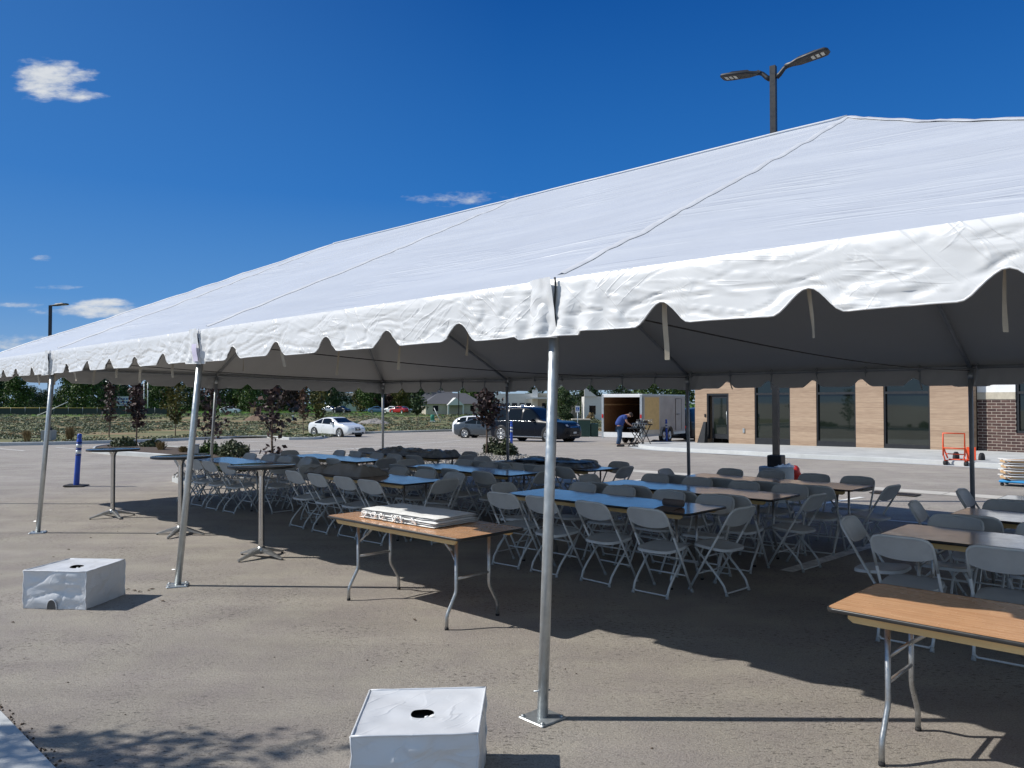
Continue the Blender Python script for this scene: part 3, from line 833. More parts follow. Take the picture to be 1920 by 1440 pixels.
# ------------------------------------------------------------------ folding chair
def make_chair():
    root = empty('folding_chair', 'x', 'chair')
    H = .81
    def up(x, z): return Vector((x, .205 - .475*z/H, z))
    # resin seat
    out = []
    for k in range(28):
        a = 2*math.pi*k/28; ca, sa = math.cos(a), math.sin(a)
        e = 2/3.6; x = .205*math.copysign(abs(ca)**e, ca); y = .20*math.copysign(abs(sa)**e, sa)
        out.append((x*(1-.06*(y < 0)*abs(y)/.2), y+.005))
    mb = MB(); n = len(out); vs = []; rings = ((1,-.012),(1.0,.0),(.985,.012),(.94,.016),(.80,.010),(.45,.006))
    for k, dz in rings:
        for p in out: vs.append((p[0]*k, p[1]*k, .425+dz+.015*p[1]/.2))
    vs.append((0,0,.430)); fs = []
    for r in range(len(rings)-1):
        for i in range(n): j = (i+1) % n; fs.append((r*n+i, r*n+j, (r+1)*n+j, (r+1)*n+i))
    for i in range(n): fs.append(((len(rings)-1)*n+i, (len(rings)-1)*n+(i+1) % n, len(rings)*n))
    fs.append(tuple(range(n-1,-1,-1)))
    mb.add(vs, fs, True); mb.build('seat', M['chair_res'], root, autosm=50)
    # backrest shell
    mb = MB(); nu, nv = 20, 8
    def bk(u, v, off):
        x = (u*2-1); hw = .205
        zl = .668 - .036*(1-abs(x)**2.6)
        c = max(0, abs(x)-.70)/.30; zt = .808 - .062*(1-math.sqrt(max(0, 1-c*c)))
        z = zl + (zt-zl)*v
        p = up(x*hw, z)
        rim = max(abs(x)**10, v**8)
        p.y += -.022*(1-x*x) + off + .006*rim*(1 if off < 0 else -1)*-1
        return p
    mb.grid(lambda u, v: bk(u, v, -.008), nu, nv, True); mb.grid(lambda u, v: bk(u, v, .006), nu, nv, True, True)
    # close the rim
    ring = [(k/nu, 0) for k in range(nu+1)] + [(1, k/nv) for k in range(1, nv+1)] + [(1-k/nu, 1) for k in range(1, nu+1)] + [(0, 1-k/nv) for k in range(1, nv)]
    vs = [bk(u, v, o) for (u, v) in ring for o in (-.008, .006)]; m_ = len(ring)
    mb.add(vs, [(2*i, 2*i+1, (2*i+3) % (2*m_), (2*i+2) % (2*m_)) for i in range(m_)], True)
    mb.build('backrest', M['chair_res'], root, autosm=40)
    # arch of the back tube
    r = .0115; pts = [up(.214,.56), up(.214,.70), up(.2125,.745), up(.203,.778), up(.183,.800), up(.15,.811), up(.10,.815)]
    pts = [p+Vector((0,-.004,0)) for p in pts]
    mid = [up(0,.818)+Vector((0,-.024,0))]
    mb = MB(); mb.tube(pts+[p for p in mid]+[Vector((-p.x,p.y,p.z)) for p in reversed(pts)], r, 7); mb.build('back_frame', M['chair_tube'], root)
    for sx in (-1,1):
        mb = MB(); mb.tube([up(.214*sx,.56)+Vector((0,-.004,0)), up(.214*sx,.30), up(.212*sx,.02)], r, 7); a = mb.build('leg', M['chair_tube'], root)
        mb = MB(); f = up(.212*sx,0); mb.tube([f+Vector((0,0,.0)), f+Vector((0,-.018,.035))], [.017,.0135], 8); mb.build('foot_cap', M['rubber'], a)
        mb = MB(); mb.tube([(.192*sx,.145,.415),(.192*sx,-.11,.16),(.190*sx,-.165,.095),(.187*sx,-.19,.03)], r, 7); a = mb.build('leg', M['chair_tube'], root)
        mb = MB(); mb.tube([(.187*sx,-.198,.0),(.187*sx,-.19,.035)], [.017,.0135], 8); mb.build('foot_cap', M['rubber'], a)
    mb = MB(); mb.tube([(-.187,-.182,.045),(-.165,-.188,.025),(.165,-.188,.025),(.187,-.182,.045)], .0085, 6); mb.build('stretcher', M['chair_tube'], root)
    mb = MB(); mb.tube([up(-.212,.17), up(.212,.17)], .0085, 6); mb.build('stretcher', M['chair_tube'], root)
    mb = MB(); mb.tube([(-.192,.06,.33),(.192,.06,.33)], .0075, 6); mb.build('stretcher', M['chair_tube'], root)
    return root
chair0 = make_chair(); chair_tree = snapshot(chair0); chair_used = [False]
crg = random.Random(21)
def place_chair(s, t, face, label, group):
    """face: angle in the tent frame the sitter looks at (0 = across toward the back)"""
    if chair_used[0]: c = copy_tree(None, None, chair_tree)
    else: c = chair0; chair_used[0] = True
    p = T(s, t); c.location = (p.x+crg.uniform(-.02,.02), p.y+crg.uniform(-.02,.02), 0)
    c.rotation_euler = (0, 0, -TH + face + crg.uniform(-.10,.10))
    c['label'] = label; c['group'] = group; c.name = 'folding_chair'
    return c

# ------------------------------------------------------------------ banquet tables
def make_table(L, top, name='banquet_table'):
    root = empty(name, 'x', 'table')
    W_, Ht = .76, .757
    mb = MB(); out = rrect(L-.016, W_-.016, .045, 5); mb.plate(out, Ht-.017, Ht, .002); o = mb.build('tabletop', top, root)
    mb = MB(); ring = [(p[0], p[1], Ht-.010) for p in rrect(L, W_, .05, 6)]
    ri = rrect(L-.016, W_-.016, .045, 6); ro = rrect(L, W_, .052, 6); n = len(ro); vs = []
    for i in range(n):
        a, b = ri[i], ro[i]; c = ((a[0]+b[0])/2, (a[1]+b[1])/2)
        vs += [(a[0],a[1],Ht+.0008),(c[0],c[1],Ht+.0004),(b[0],b[1],Ht-.005),(b[0],b[1],Ht-.017),(c[0],c[1],Ht-.021),(a[0],a[1],Ht-.021)]
    fs = [(i*6+k, ((i+1)%n)*6+k, ((i+1)%n)*6+k+1, i*6+k+1) for i in range(n) for k in range(5)]
    mb.add(vs, fs, True); mb.build('edge_trim', M['edge'], o)
    a, b_ = L/2-.10, W_/2-.055
    for sy in (-1,1):
        mb = MB(); y0, y1 = sorted((sy*b_, sy*(b_-.02)))
        prof = [(-a,Ht-.0215),(a,Ht-.0215),(a,Ht-.05),(a-.025,Ht-.068),(-a+.025,Ht-.068),(-a,Ht-.05)]
        mb.add([(p[0],y0,p[1]) for p in prof]+[(p[0],y1,p[1]) for p in prof], [tuple(range(6)),tuple(range(11,5,-1))]+[(i,i+6,(i+1)%6+6,(i+1)%6) for i in range(6)])
        mb.build('apron', M['apron'], root)
    for sx in (-1,1):
        mb = MB(); x = sx*(a-.30); mb.box(x-.01,-b_+.021,Ht-.064,x+.01,b_-.021,Ht-.0215); mb.build('cross_rail', M['apron'], root)
        xl = sx*(L/2-.245)
        for sy in (-1,1):
            mb = MB()
            mb.tube([(xl,sy*.185,Ht-.03),(xl,sy*.185,.30),(xl,sy*.195,.262),(xl,sy*.272,.135),(xl,sy*.285,.10),(xl,sy*.287,.0)], .0145, 10)
            lg = mb.build('leg', M['steel'], root)
            mb = MB(); mb.tube([(xl,sy*.287,0),(xl,sy*.287,.018)], .0165, 10); mb.build('foot_cap', M['black_rubber'], lg)
        mb = MB(); mb.tube([(xl,-.185,.385),(xl,.185,.385)], .011, 8); mb.build('stretcher', M['steel'], root)
        mb = MB(); xi = xl - sx*.26
        for y in (-.155,): mb.tube([(xl,y-.03,.51),(xl-sx*.1,y,.60)], .010, 6); mb.tube([(xl-sx*.09,y,.59),(xi,y,Ht-.035)], .012, 6)
        mb.build('brace', M['steel'], root)
    return root
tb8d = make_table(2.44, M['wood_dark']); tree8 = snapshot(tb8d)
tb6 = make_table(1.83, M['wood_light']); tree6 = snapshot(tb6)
used8 = [False]
def put_table(s, t, label, tree, first=None, group=None, rot=0):
    c = first if first else copy_tree(None, None, tree)
    p = T(s, t); c.location = (p.x, p.y, 0); c.rotation_euler = (0,0,-TH+rot); c['label'] = label
    if group: c['group'] = group
    return c
TG = 'long banquet tables set with folding chairs'
tables = [  # s, t, phrase, label
 (-2.14,3.42,'the table with the rolled sheet','long banquet table with blue sky sheen behind the near pole, a rolled sheet on it'),
 (-2.05,4.95,'the table just beyond the rolled sheet','long brown banquet table directly beyond the table with the rolled sheet'),
 (-1.78,6.50,'the table by the lamp post base','rear long brown banquet table just in front of the round concrete lamp base'),
 (1.97,3.47,'the table behind the right plywood one','shaded brown banquet table right behind the sunlit plywood table at the right edge'),
 (2.06,4.97,'the middle right edge table','second shaded brown banquet table of three stepping back at the right edge'),
 (2.10,6.50,'the rearmost right edge table','rearmost dark banquet table of three stepping back at the right edge'),
 (-6.15,3.25,'the grey bundle table','long banquet table carrying a grey folded vinyl bundle'),
 (-6.00,5.03,'the table behind the grey bundle','bare blue sheened banquet table left of the near pole, behind the grey bundle table'),
 (-5.65,6.45,'the film-wrapped pack table','banquet table near the planting strip with a flat dark film-wrapped pack on it'),
 (-10.1,3.30,'the table behind the cocktail tables','bluish banquet table at far left, seen just behind the standing cocktail tables'),
 (-9.70,5.00,'the table left of the plastic pile','far banquet table with bluish top, left of the plastic covered pile'),
 (-9.30,6.55,'the table under the plastic pile','farthest banquet table, under a long pile covered in cloudy plastic'),
]
def vis(p, m=60):
    d = p.y*math.cos(PITCH); 
    if d < .5: return False
    x = 960+FPX*p.x/d; return -m < x < 1920+m
ordn = ['first','second','third','fourth']
for i, (s, t, ph, lab) in enumerate(tables):
    put_table(s, t, lab, tree8, tb8d if i == 0 else None, TG, crg.uniform(-.012,.012))
    g = 'folding chairs around the banquet tables'
    for k in range(4):
        for side in (0, 1):
            sp_ = s + (-.93+.62*k); tp = t + (-.44 if side == 0 else .44)
            if not vis(T(sp_, tp)+Vector((0,0,.8)), 30): continue
            lab_ = 'grey chair, %s from left, %s side of %s' % (ordn[k], 'near' if side == 0 else 'far', ph)
            place_chair(sp_ + crg.uniform(-.03,.03), tp + crg.uniform(-.03,.04)*(1 if side else -1), 0 if side == 0 else math.pi, lab_, g)
    for e in (-1, 1):
        sp_ = s + e*(1.22+.10); tp = t + crg.uniform(-.03,.03)
        if not vis(T(sp_, tp)+Vector((0,0,.8)), 30): continue
        place_chair(sp_, tp, (-math.pi/2 if e < 0 else math.pi/2), 'grey chair at the %s end of %s' % ('left' if e < 0 else 'right', ph), g)
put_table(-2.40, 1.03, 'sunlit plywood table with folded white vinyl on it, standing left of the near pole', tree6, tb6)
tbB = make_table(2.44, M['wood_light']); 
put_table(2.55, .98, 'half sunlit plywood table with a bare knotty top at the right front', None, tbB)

# ------------------------------------------------------------------ cocktail tables
def make_cocktail():
    root = empty('cocktail_table', 'x', 'table')
    mb = MB(); mb.lathe([(.360,1.045),(.3795,1.047),(.3795,1.068),(.372,1.072),(.001,1.072)], 48); tt = mb.build('tabletop', M['laminate'], root, autosm=30)
    mb = MB(); mb.lathe([(.3815,1.044),(.3845,1.048),(.3845,1.067),(.3815,1.071)], 48); mb.build('edge_trim', M['edge'], tt)
    mb = MB(); mb.lathe([(.11,1.0445),(.105,1.035),(.06,1.02),(.042,.985),(.034,.94),(.0335,.06),(.0335,.05)], 20); mb.build('column', M['chrome'], root)
    mb = MB(); mb.lathe([(.055,.05),(.06,.09),(.04,.125),(.034,.13)], 16); hub = mb.build('hub', M['steel'], root)
    for k in range(4):
        a = math.pi/2*k + .5; c, s = math.cos(a), math.sin(a)
        mb = MB(); vs = []
        prof = [(.04,.055,.115,.030),(.12,.052,.098,.028),(.22,.033,.065,.024),(.31,.014,.036,.019),(.335,.010,.030,.015)]
        for (r, z0, z1, wd) in prof:
            for (sg, z) in ((-1,z0),(1,z0),(1,z1-.006),(.5,z1),(-.5,z1),(-1,z1-.006)):
                vs.append((r*c - sg*wd*s, r*s + sg*wd*c, z))
        fs = [(i*6+j, i*6+(j+1)%6, (i+1)*6+(j+1)%6, (i+1)*6+j) for i in range(4) for j in range(6)]
        fs += [tuple(range(5,-1,-1)), tuple(range(24,30))]
        mb.add(vs, fs, True); ft = mb.build('foot', M['steel'], root, autosm=35)
        mb = MB(); mb.tube([(.322*c,.322*s,0),(.322*c,.322*s,.012)], .013, 8); mb.build('foot_pad', M['black_rubber'], ft)
    return root
ct = make_cocktail(); ctt = snapshot(ct)
for i, (px, py, lab, ang) in enumerate(((211,970,'farthest round standing table, left of the second tent pole and near the blue post',.3),(338,1003,'middle round standing table, its column beside the leaning second tent pole',1.0),
        (490,1045,'nearest round standing table with a chrome column, right of the second tent pole',.55))):
    c = ct if i == 0 else copy_tree(None, None, ctt); p = G(px, py); c.location = p; c.rotation_euler = (0,0,ang); c['label'] = lab; c['group'] = 'round standing cocktail tables'

# ------------------------------------------------------------------ things lying on the tables
def loc_tent(s, t, z, rz=0): return (T(s,t,z), -TH+rz)
def put(o, s, t, z, rz=0): o.location, r = loc_tent(s,t,z,rz); o.rotation_euler = (0,0,r); return o
# folded white vinyl: layered folds
def folds(L, W_, n, th, seed, jag=.02):
    mb = MB(); rg = random.Random(seed)
    for k in range(n):
        z0 = k*th; ox, oy = rg.uniform(-jag,jag), rg.uniform(-jag,jag)*.6
        nu, nv = 30, 12
        def sh(u, v, top, ox=ox, oy=oy, k=k, z0=z0):
            x = (u-.5)*L + ox; y = (v-.5)*(W_ - .015*k) + oy
            e = min(u, 1-u, v*W_/L*1.2, (1-v)*W_/L*1.2); rr = min(1, e/.025); bul = math.sqrt(max(0, 1-(1-rr)**2))
            w_ = .010*mnoise.noise(Vector((u*5, v*3, k*.2+seed))) + .006*mnoise.noise(Vector((u*13, v*6, k+seed)))
            mid = z0+th*.5
            z = mid + (1 if top else -1)*th*.5*bul*.96 + w_*(k+1)/n*(.2+.8*min(1,e*12))
            x += .012*mnoise.noise(Vector((v*6, k*3.1, seed))); y += .014*mnoise.noise(Vector((u*9, k*2.3, seed+4)))
            return Vector((x, y, max(z, .001*(k+1))))
        mb.grid(lambda u, v: sh(u, v, True), nu, nv); mb.grid(lambda u, v: sh(u, v, False), nu, nv, True, True)
    return mb
fl = empty('folded_sidewall', 'bulky white folded vinyl sheet with knotted ties lying on the sunlit plywood table', 'folded cloth')
put(fl, -2.48, 1.08, .7585, .03)
folds(1.0, .55, 5, .017, 3).build('folded_sheet', M['linen'], fl)
for k in range(6):
    mb = MB(); x = -.42+k*.13+.02*math.sin(k*9); y = -.285
    pts = [Vector((x+.03*math.sin(a*1.3+k), y-.012*math.cos(a*2), .01+.055*abs(math.sin(a*.7+k*.4)))) for a in [j*.6 for j in range(9)]]
    mb.tube(pts, .0065, 5); mb.build('knotted_tie', M['linen'], fl)
def lump(L, W_, H, seed, mat, name, parent=None, ripple=.03):
    mb = MB()
    def sh(u, v):
        x = (u-.5)*L; y = (v-.5)*W_; e = min(u*L, (1-u)*L, v*W_, (1-v)*W_)
        h = H*min(1, (e/.10))**.55*(.75+.5*mnoise.noise(Vector((u*3+seed, v*2, 0))))
        h += ripple*mnoise.noise(Vector((u*9, v*7, seed)))*min(1, e/.05) + ripple*.6*mnoise.noise(Vector((u*24, v*11, seed)))*min(1, e/.05)
        x += .025*mnoise.noise(Vector((u*5, v*5, seed+3))); y += .025*mnoise.noise(Vector((u*5, v*5, seed+8)))
        return Vector((x, y, max(.0025, h)))
    mb.grid(sh, 56, 26); return mb.build(name, mat, parent)
o = empty('folded_bundle', 'grey folded vinyl bundle with a crumpled open end on the bluish table', 'folded cloth'); put(o, -6.62, 3.22, .758, .02)
lump(1.15, .52, .15, 4, M['grey_linen'], 'folded_sheet', o); c = lump(.42, .5, .11, 9, M['grey_linen'], 'loose_end', o); c.location = (-.55,-.03,.004)
o = empty('plastic_covered_pile', 'long low pile under cloudy grey plastic film on the farthest table', 'wrapped pile'); put(o, -9.15, 6.5, .758, 0)
folds(1.7, .6, 3, .035, 8, .03).build('folded_sheets', M['grey_linen'], o); c = lump(1.95, .70, .13, 12, M['film'], 'plastic_film', o, .05); c.location = (0,0,.0)
o = empty('wrapped_pack', 'flat dark pack in crinkled glossy film beside the planting strip', 'wrapped pile'); put(o, -5.55, 6.5, .758, 0)
folds(1.35, .6, 3, .028, 18, .02).build('folded_sheets', M['edge'], o); c = lump(1.5, .64, .10, 22, M['film'], 'plastic_film', o, .03)
c = lump(.55, .5, .03, 25, M['film'], 'loose_film', o, .02); c.location = (-.85,.02,.001)
o = empty('paper_roll', 'small grey-brown roll with its end laid flat on the blue sheened table', 'roll'); put(o, -1.32, 3.30, .758, .0)
mb = MB(); mb.tube([(-.10,.10,.037),(.02,.10,.037),(.12,.10,.037)], .036, 20); mb.build('roll', pm('grey_brown_sheet', (.17,.145,.14), .7), o)
mb = MB(); mb.grid(lambda u, v: Vector((-.10+.22*u+.25*v*.3, .09-.34*v, .002+.003*math.sin(v*5))), 8, 12); mb.build('flat_end', bpy.data.materials['grey_brown_sheet'], o)

# ------------------------------------------------------------------ white covered weight boxes
def cover_box(name, label, corners, hgt, seed, arch):
    """corners: front-left, front-right, back-right, back-left on the ground"""
    c = sum(corners, Vector())/4
    root = empty(name, label, 'box', (c.x, c.y, 0)); fl_, fr, br, bl = [p-c for p in corners]
    mb = MB(); nz = 22
    sides = ((fl_, fr),(fr, br),(br, bl),(bl, fl_))
    for si, (a, b) in enumerate(sides):
        nn = Vector(((b-a).y, -(b-a).x, 0)).normalized()
        def fn(u, v, a=a, b=b, nn=nn, si=si):
            p = a.lerp(b, u); e = min(u, 1-u, 1-v)
            w_ = .030*mnoise.noise(Vector((u*1.7+seed, v*1.4, si*3))) + .018*mnoise.noise(Vector((u*3+v*4+seed, v*2.2-u*2, si*5)))
            cr = abs(mnoise.noise(Vector((u*2.4-v*2.1+seed, v*1.6+u*1.3, si+2)))); w_ -= .018*max(0, .12-cr)/.12
            if si == 1: w_ *= .4
            lift = .006*abs(mnoise.noise(Vector((u*6, seed, si))))*(1-v)
            return Vector((p.x, p.y, hgt*v+lift+.001)) + nn*w_*min(1, e*6)*.9
        mb.grid(fn, 34, nz)
    body = mb.build('cover', M['boxwhite'], root)
    # top sheet with a hole
    mb = MB(); nr, na = 14, 72; vs = []; rx, ry = .095, .105
    for r in range(nr+1):
        for k in range(na):
            a = 2*math.pi*k/na; ca, sa = math.cos(a), math.sin(a)
            q = max(abs(ca), abs(sa)); uo, vo = .5+.5*ca/q, .5+.5*sa/q
            ui, vi = .5+rx*ca*(1+.05*math.sin(a*3+seed)), .5+ry*sa*(1+.06*math.cos(a*2))
            f = (r/nr)**.8; u, v = ui+(uo-ui)*f, vi+(vo-vi)*f
            p = (fl_.lerp(fr, u)).lerp(bl.lerp(br, u), v); e = min(u, 1-u, v, 1-v)
            z = hgt - .016*math.sin(math.pi*min(1, e))**.6 + .010*mnoise.noise(Vector((u*4, v*4, seed)))*min(1, e*9)
            vs.append((p.x, p.y, z+.001))
    fs = [(r*na+k, r*na+(k+1)%na, (r+1)*na+(k+1)%na, (r+1)*na+k) for r in range(nr) for k in range(na)]
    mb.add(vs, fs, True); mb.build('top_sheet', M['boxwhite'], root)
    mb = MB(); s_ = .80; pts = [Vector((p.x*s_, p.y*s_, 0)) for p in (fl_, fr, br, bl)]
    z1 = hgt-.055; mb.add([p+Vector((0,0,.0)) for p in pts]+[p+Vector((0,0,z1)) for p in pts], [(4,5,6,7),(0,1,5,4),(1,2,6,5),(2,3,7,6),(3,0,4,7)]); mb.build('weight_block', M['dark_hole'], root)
    for (a, b) in sides:
        mb = MB(); pts = [a.lerp(b, k/10)+Vector((0,0,hgt+.004*mnoise.noise(Vector((k*.7, seed, 2))))) for k in range(11)]; mb.tube(pts, .0055, 6); mb.build('edge_piping', M['boxwhite'], body)
        mb = MB(); mb.tube([a+Vector((.004*math.sin(k*2.0+seed), .003*math.cos(k), hgt*k/8)) for k in range(9)], .005, 6); mb.build('edge_piping', M['boxwhite'], body)
    mb = MB(); p = Vector((0,0,hgt-.02)) + Vector((.02,-.03,0))
    mb.tube([p+Vector((-.01,0,-.04)), p+Vector((0,-.004,0)), p+Vector((.012,-.008,.004))], .006, 6); mb.grid(lambda u, v: p+Vector((.01+.05*u, -.02+.03*v+.01*u, .012*math.sin(u*3)-.004)), 5, 4); mb.build('torn_tab', M['linen'], root)
    if arch:
        a, b = fl_, fr; nn = Vector(((b-a).y, -(b-a).x, 0)).normalized(); vs = []
        for k in range(13):
            th = math.pi*k/12; u = .48 - .078*math.cos(th); p = a.lerp(b, u); vs.append(p+nn*.016+Vector((0,0,.002+.085*math.sin(th)**.7)))
        mb = MB(); mb.add(vs, [tuple(range(13))]); mb.build('handhold_opening', pm('grey_concrete_block', (.13,.125,.12), .9), root)
        mb = MB(); mb.tube([v+nn*.004 for v in vs], .004, 5); mb.build('opening_hem', M['boxwhite'], root)
    return root
cover_box('weight_box', 'white vinyl covered weight box nearest the camera, cut off by the bottom of the photo', [Vector((-.705,3.47,0)), Vector((-.15,3.50,0)), Vector((-.135,4.06,0)), Vector((-.722,4.02,0))], .34, 2.0, False)
cover_box('weight_box', 'crumpled white vinyl covered weight box with an arched opening, standing left on the asphalt', [Vector((-4.28,6.90,0)), Vector((-3.70,6.84,0)), Vector((-3.63,7.38,0)), Vector((-4.17,7.42,0))], .33, 7.0, True)

# ------------------------------------------------------------------ blue delineator posts
def delineator(loc, label, rz, lean=0.0):
    o = empty('delineator_post', label, 'post', loc, rz, 'blue delineator posts')
    mb = MB(); mb.bbox((0,0,.018), (.42,.40,.034), .03); mb.build('base', M['black_rubber'], o)
    mb = MB(); mb.lathe([(.058,.035),(.054,.30),(.052,.72),(.050,1.0),(.038,1.02)], 20); mb.build('post', M['blue'], o, autosm=40)
    for z in (.70, .83):
        mb = MB(); mb.lathe([(.0535,z),(.0535,z+.075)], 20); mb.build('reflective_band', M['reflect'], o)
    for z in (.66, .79, .925):
        mb = MB(); mb.lathe([(.053,z),(.060,z+.008),(.060,z+.018),(.053,z+.026)], 20); mb.build('ring', M['navy'], o)
    mb = MB(); mb.lathe([(.036,1.0),(.040,1.03),(.046,1.05),(.046,1.10),(.034,1.125),(.001,1.13)], 18); mb.build('cap', M['blue'], o)
    o.rotation_euler = (0, lean, rz)
    return o
delineator(G(143,912), 'blue post with silver bands on a flat black base, left beyond the tent poles', .15, .05)
delineator(G(959,842), 'blue post with silver bands in front of the black SUV', .5)
p = G(1243,831); delineator(Vector((p.x,p.y-1.0,gz(p.y)+.13)), 'blue post with silver bands standing on the pale kerb beside the trailer', .2, -.02)

# ------------------------------------------------------------------ lamp posts
def head(parent, M4):
    mb = MB(); 
    out = [(.0,-.055),(.10,-.06),(.24,-.13),(.62,-.155),(.74,-.14),(.78,-.08),(.78,.08),(.74,.14),(.62,.155),(.24,.13),(.10,.06),(.0,.055)]
    mb.plate(out, -.026, .026, .018, M4); h = mb.build('lamp_head', M['lampblack'], parent, autosm=40)
    mb = MB(); mb.add([M4 @ Vector(p) for p in [(.20,-.08,.03),(.62,-.11,.03),(.62,.11,.03),(.20,.08,.03),(.26,-.05,.07),(.56,-.07,.07),(.56,.07,.07),(.26,.05,.07)]], [(4,5,6,7),(0,1,5,4),(1,2,6,5),(2,3,7,6),(3,0,4,7)]); mb.build('heat_sink', M['lampblack'], h)
    for k in range(3):
        mb = MB(); x = .47+.085*k; mb.add([M4 @ Vector(p) for p in [(x,-.07,-.0275),(x+.055,-.07,-.0275),(x+.055,.07,-.0275),(x,.07,-.0275)]], [(3,2,1,0)]); mb.build('led_panel', M['led'], h)
    return h
LP = G(1456,939); lp = empty('lamp_post', 'tall square black lamp post with two heads on a round concrete base behind the tables', 'street lamp', (LP.x, LP.y, 0), -TH+.12)
mb = MB(); mb.lathe([(.305,0),(.305,.60),(.298,.62),(.001,.625)], 40); mb.build('concrete_base', M['concrete'], lp, autosm=40)
mb = MB(); mb.box(-.052,-.052,.63,.052,.052,8.02); mb.build('pole', M['lampblack'], lp)
mb = MB(); mb.bbox((0,0,.73), (.26,.26,.21), .02); mb.build('base_cover', M['lampblack'], lp)
for sx in (-1, 1):
    mb = MB(); mb.tube([(sx*.06,0,7.80),(sx*.12,0,7.84),(sx*.20,0,7.93),(sx*.30,0,7.985)], [.05,.045,.04,.045], 8); mb.build('arm', M['lampblack'], lp)
    M4 = Matrix.Translation((sx*.22,0,7.96)) @ Matrix.Rotation(0 if sx > 0 else math.pi, 4, 'Z') @ Matrix.Rotation(R(-7), 4, 'Y')
    head(lp, M4)
b = empty('white_bag', 'crumpled white plastic bag on top of the concrete lamp base', 'bag', (LP.x+.1, LP.y-.14, .626)); lump(.34,.2,.07,31,M['linen'],'bag_sheet',b,.04)
b = MB(); rg = random.Random(8)
vs = []; 
def rb(u, v):
    a = 2*math.pi*u; r = (.11 if v > 0 else .11)*math.sin(math.pi*min(1,v*.9+.05))**.6*(1+.25*mnoise.noise(Vector((u*5, v*4, 2))))
    return Vector((r*math.cos(a), r*math.sin(a), .33*v))
b.grid(rb, 20, 14); o = b.build('red_bag', M['redplastic'], None, (LP.x+.40, LP.y+.18, .30)); tag(o, 'bright red plastic bag tied at the right of the concrete lamp base', 'bag')
LQ = G(91,832); lq = empty('lamp_post', 'distant slim black lamp post with a single head, at the left by the field', 'street lamp', LQ, 0)
mb = MB(); mb.box(-.25,-.25,-.1,.25,.25,.68); mb.build('concrete_base', M['old_concrete'], lq)
mb = MB(); mb.box(-.06,-.06,.68,.06,.06,7.0); mb.build('pole', M['lampblack'], lq); mb = MB(); mb.bbox((0,0,.75),(.25,.25,.14),.02); mb.build('base_cover', M['lampblack'], lq)
head(lq, Matrix.Translation((.0,0,6.98)) @ Matrix.Rotation(R(-6), 4, 'Y') @ Matrix.Scale(1.15, 4))
p = G(860,790); lr = empty('lamp_post', 'thin dark pole rising behind the grey sedan into the tent edge', 'street lamp', (p.x*1.25, p.y*1.25, gz(p.y*1.25)), 0)
mb = MB(); mb.box(-.075,-.075,0,.075,.075,7.4); mb.build('pole', M['lampblack'], lr); head(lr, Matrix.Translation((0,0,7.4)) @ Matrix.Scale(1.2, 4))

# ------------------------------------------------------------------ building
A = G(1303, 834.5); A = Vector((A.x, A.y, gz(A.y))); Bp = G(1920, 857)
bd = (Bp-A); bd.z = 0; LW = bd.length; bd.normalize(); bn = Vector((-bd.y, bd.x, 0));  bn = bn if bn.dot(Vector((0,-1,0))) > 0 else -bn
brot = math.atan2(bd.y, bd.x)
def ux(px):
    k = (px-960)/FPX; return (k*A.y - A.x)/(bd.x - k*bd.y)
bld = empty('office_building', 'low office building with wood plank cladding, dark windows and a dark brick end', 'building', (A.x, A.y, -.22), brot)
# local: x along the wall, -y outward (toward the lot) when bn.dot(local -y) > 0
sgn = -1 if bn.dot(Vector((math.cos(brot+math.pi/2), math.sin(brot+math.pi/2), 0))) < 0 else 1
HT = 4.9; Z0 = .30
def wl(mb, x0, x1, z0, z1, out, dep=.4): 
    y0, y1 = sorted((sgn*out, sgn*(out-dep))); mb.box(x0, y0, z0, x1, y1, z1); return mb
pan = [(1303,1325),(1366,1414.5),(1481,1530),(1604,1656),(1743,1821)]
for (a, b) in pan:
    mb = MB(); wl(mb, ux(a), ux(b), 0, HT, 0, .35); mb.build('plank_panel', M['plank'], bld)
mb = MB(); wl(mb, -.02, ux(1821)+.02, HT, HT+.5, .10, 6); mb.build('parapet', M['beige'], bld)
mb = MB(); mb.box(ux(1303)-.0, *sorted((-sgn*.36, -sgn*7)), 0, ux(1303)+.3, 0, HT-.01) if False else mb.add([Vector(p) for p in [(0,-sgn*.352,0),(0,-sgn*7,0),(0,-sgn*7,HT-.01),(0,-sgn*.352,HT-.01)]], [(0,1,2,3),(3,2,1,0)]); mb.build('side_wall', M['plank'], bld)
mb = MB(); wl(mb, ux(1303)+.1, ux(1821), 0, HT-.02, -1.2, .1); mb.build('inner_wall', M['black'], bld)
for (a, b) in ((1414.5,1481),(1530,1604),(1656,1743)):
    xa, xb = ux(a), ux(b); mb = MB(); f = .06
    wl(mb, xa, xa+f, .36, 3.2, -.03, .12); wl(mb, xb-f, xb, .36, 3.2, -.03, .12); wl(mb, xa+f, xb-f, .36, .45, -.03, .12); wl(mb, xa+f, xb-f, 3.1, 3.2, -.03, .12); wl(mb, xa+f, xb-f, 2.33, 2.42, -.033, .11)
    wn_ = mb.build('window', M['lampblack'], bld)
    mb = MB(); wl(mb, xa+f, xb-f, .45, 2.33, -.10, .012); mb.build('pane', M['glass'], wn_)
    mb = MB(); wl(mb, xa+f, xb-f, 2.42, 3.1, -.10, .012); mb.build('pane', M['glass'], wn_)
    mb = MB(); wl(mb, xa, xb, 3.2, HT, 0, .35); mb.build('plank_panel', M['plank'], bld)
    mb = MB(); wl(mb, xa, xb, 0, .36, -.01, .3); mb.build('sill', M['lampblack'], bld)
xa, xb = ux(1325), ux(1366)
mb = MB(); wl(mb, xa, xb, 2.42, HT, 0, .35); mb.build('plank_panel', M['plank'], bld)
mb = MB(); f = .08
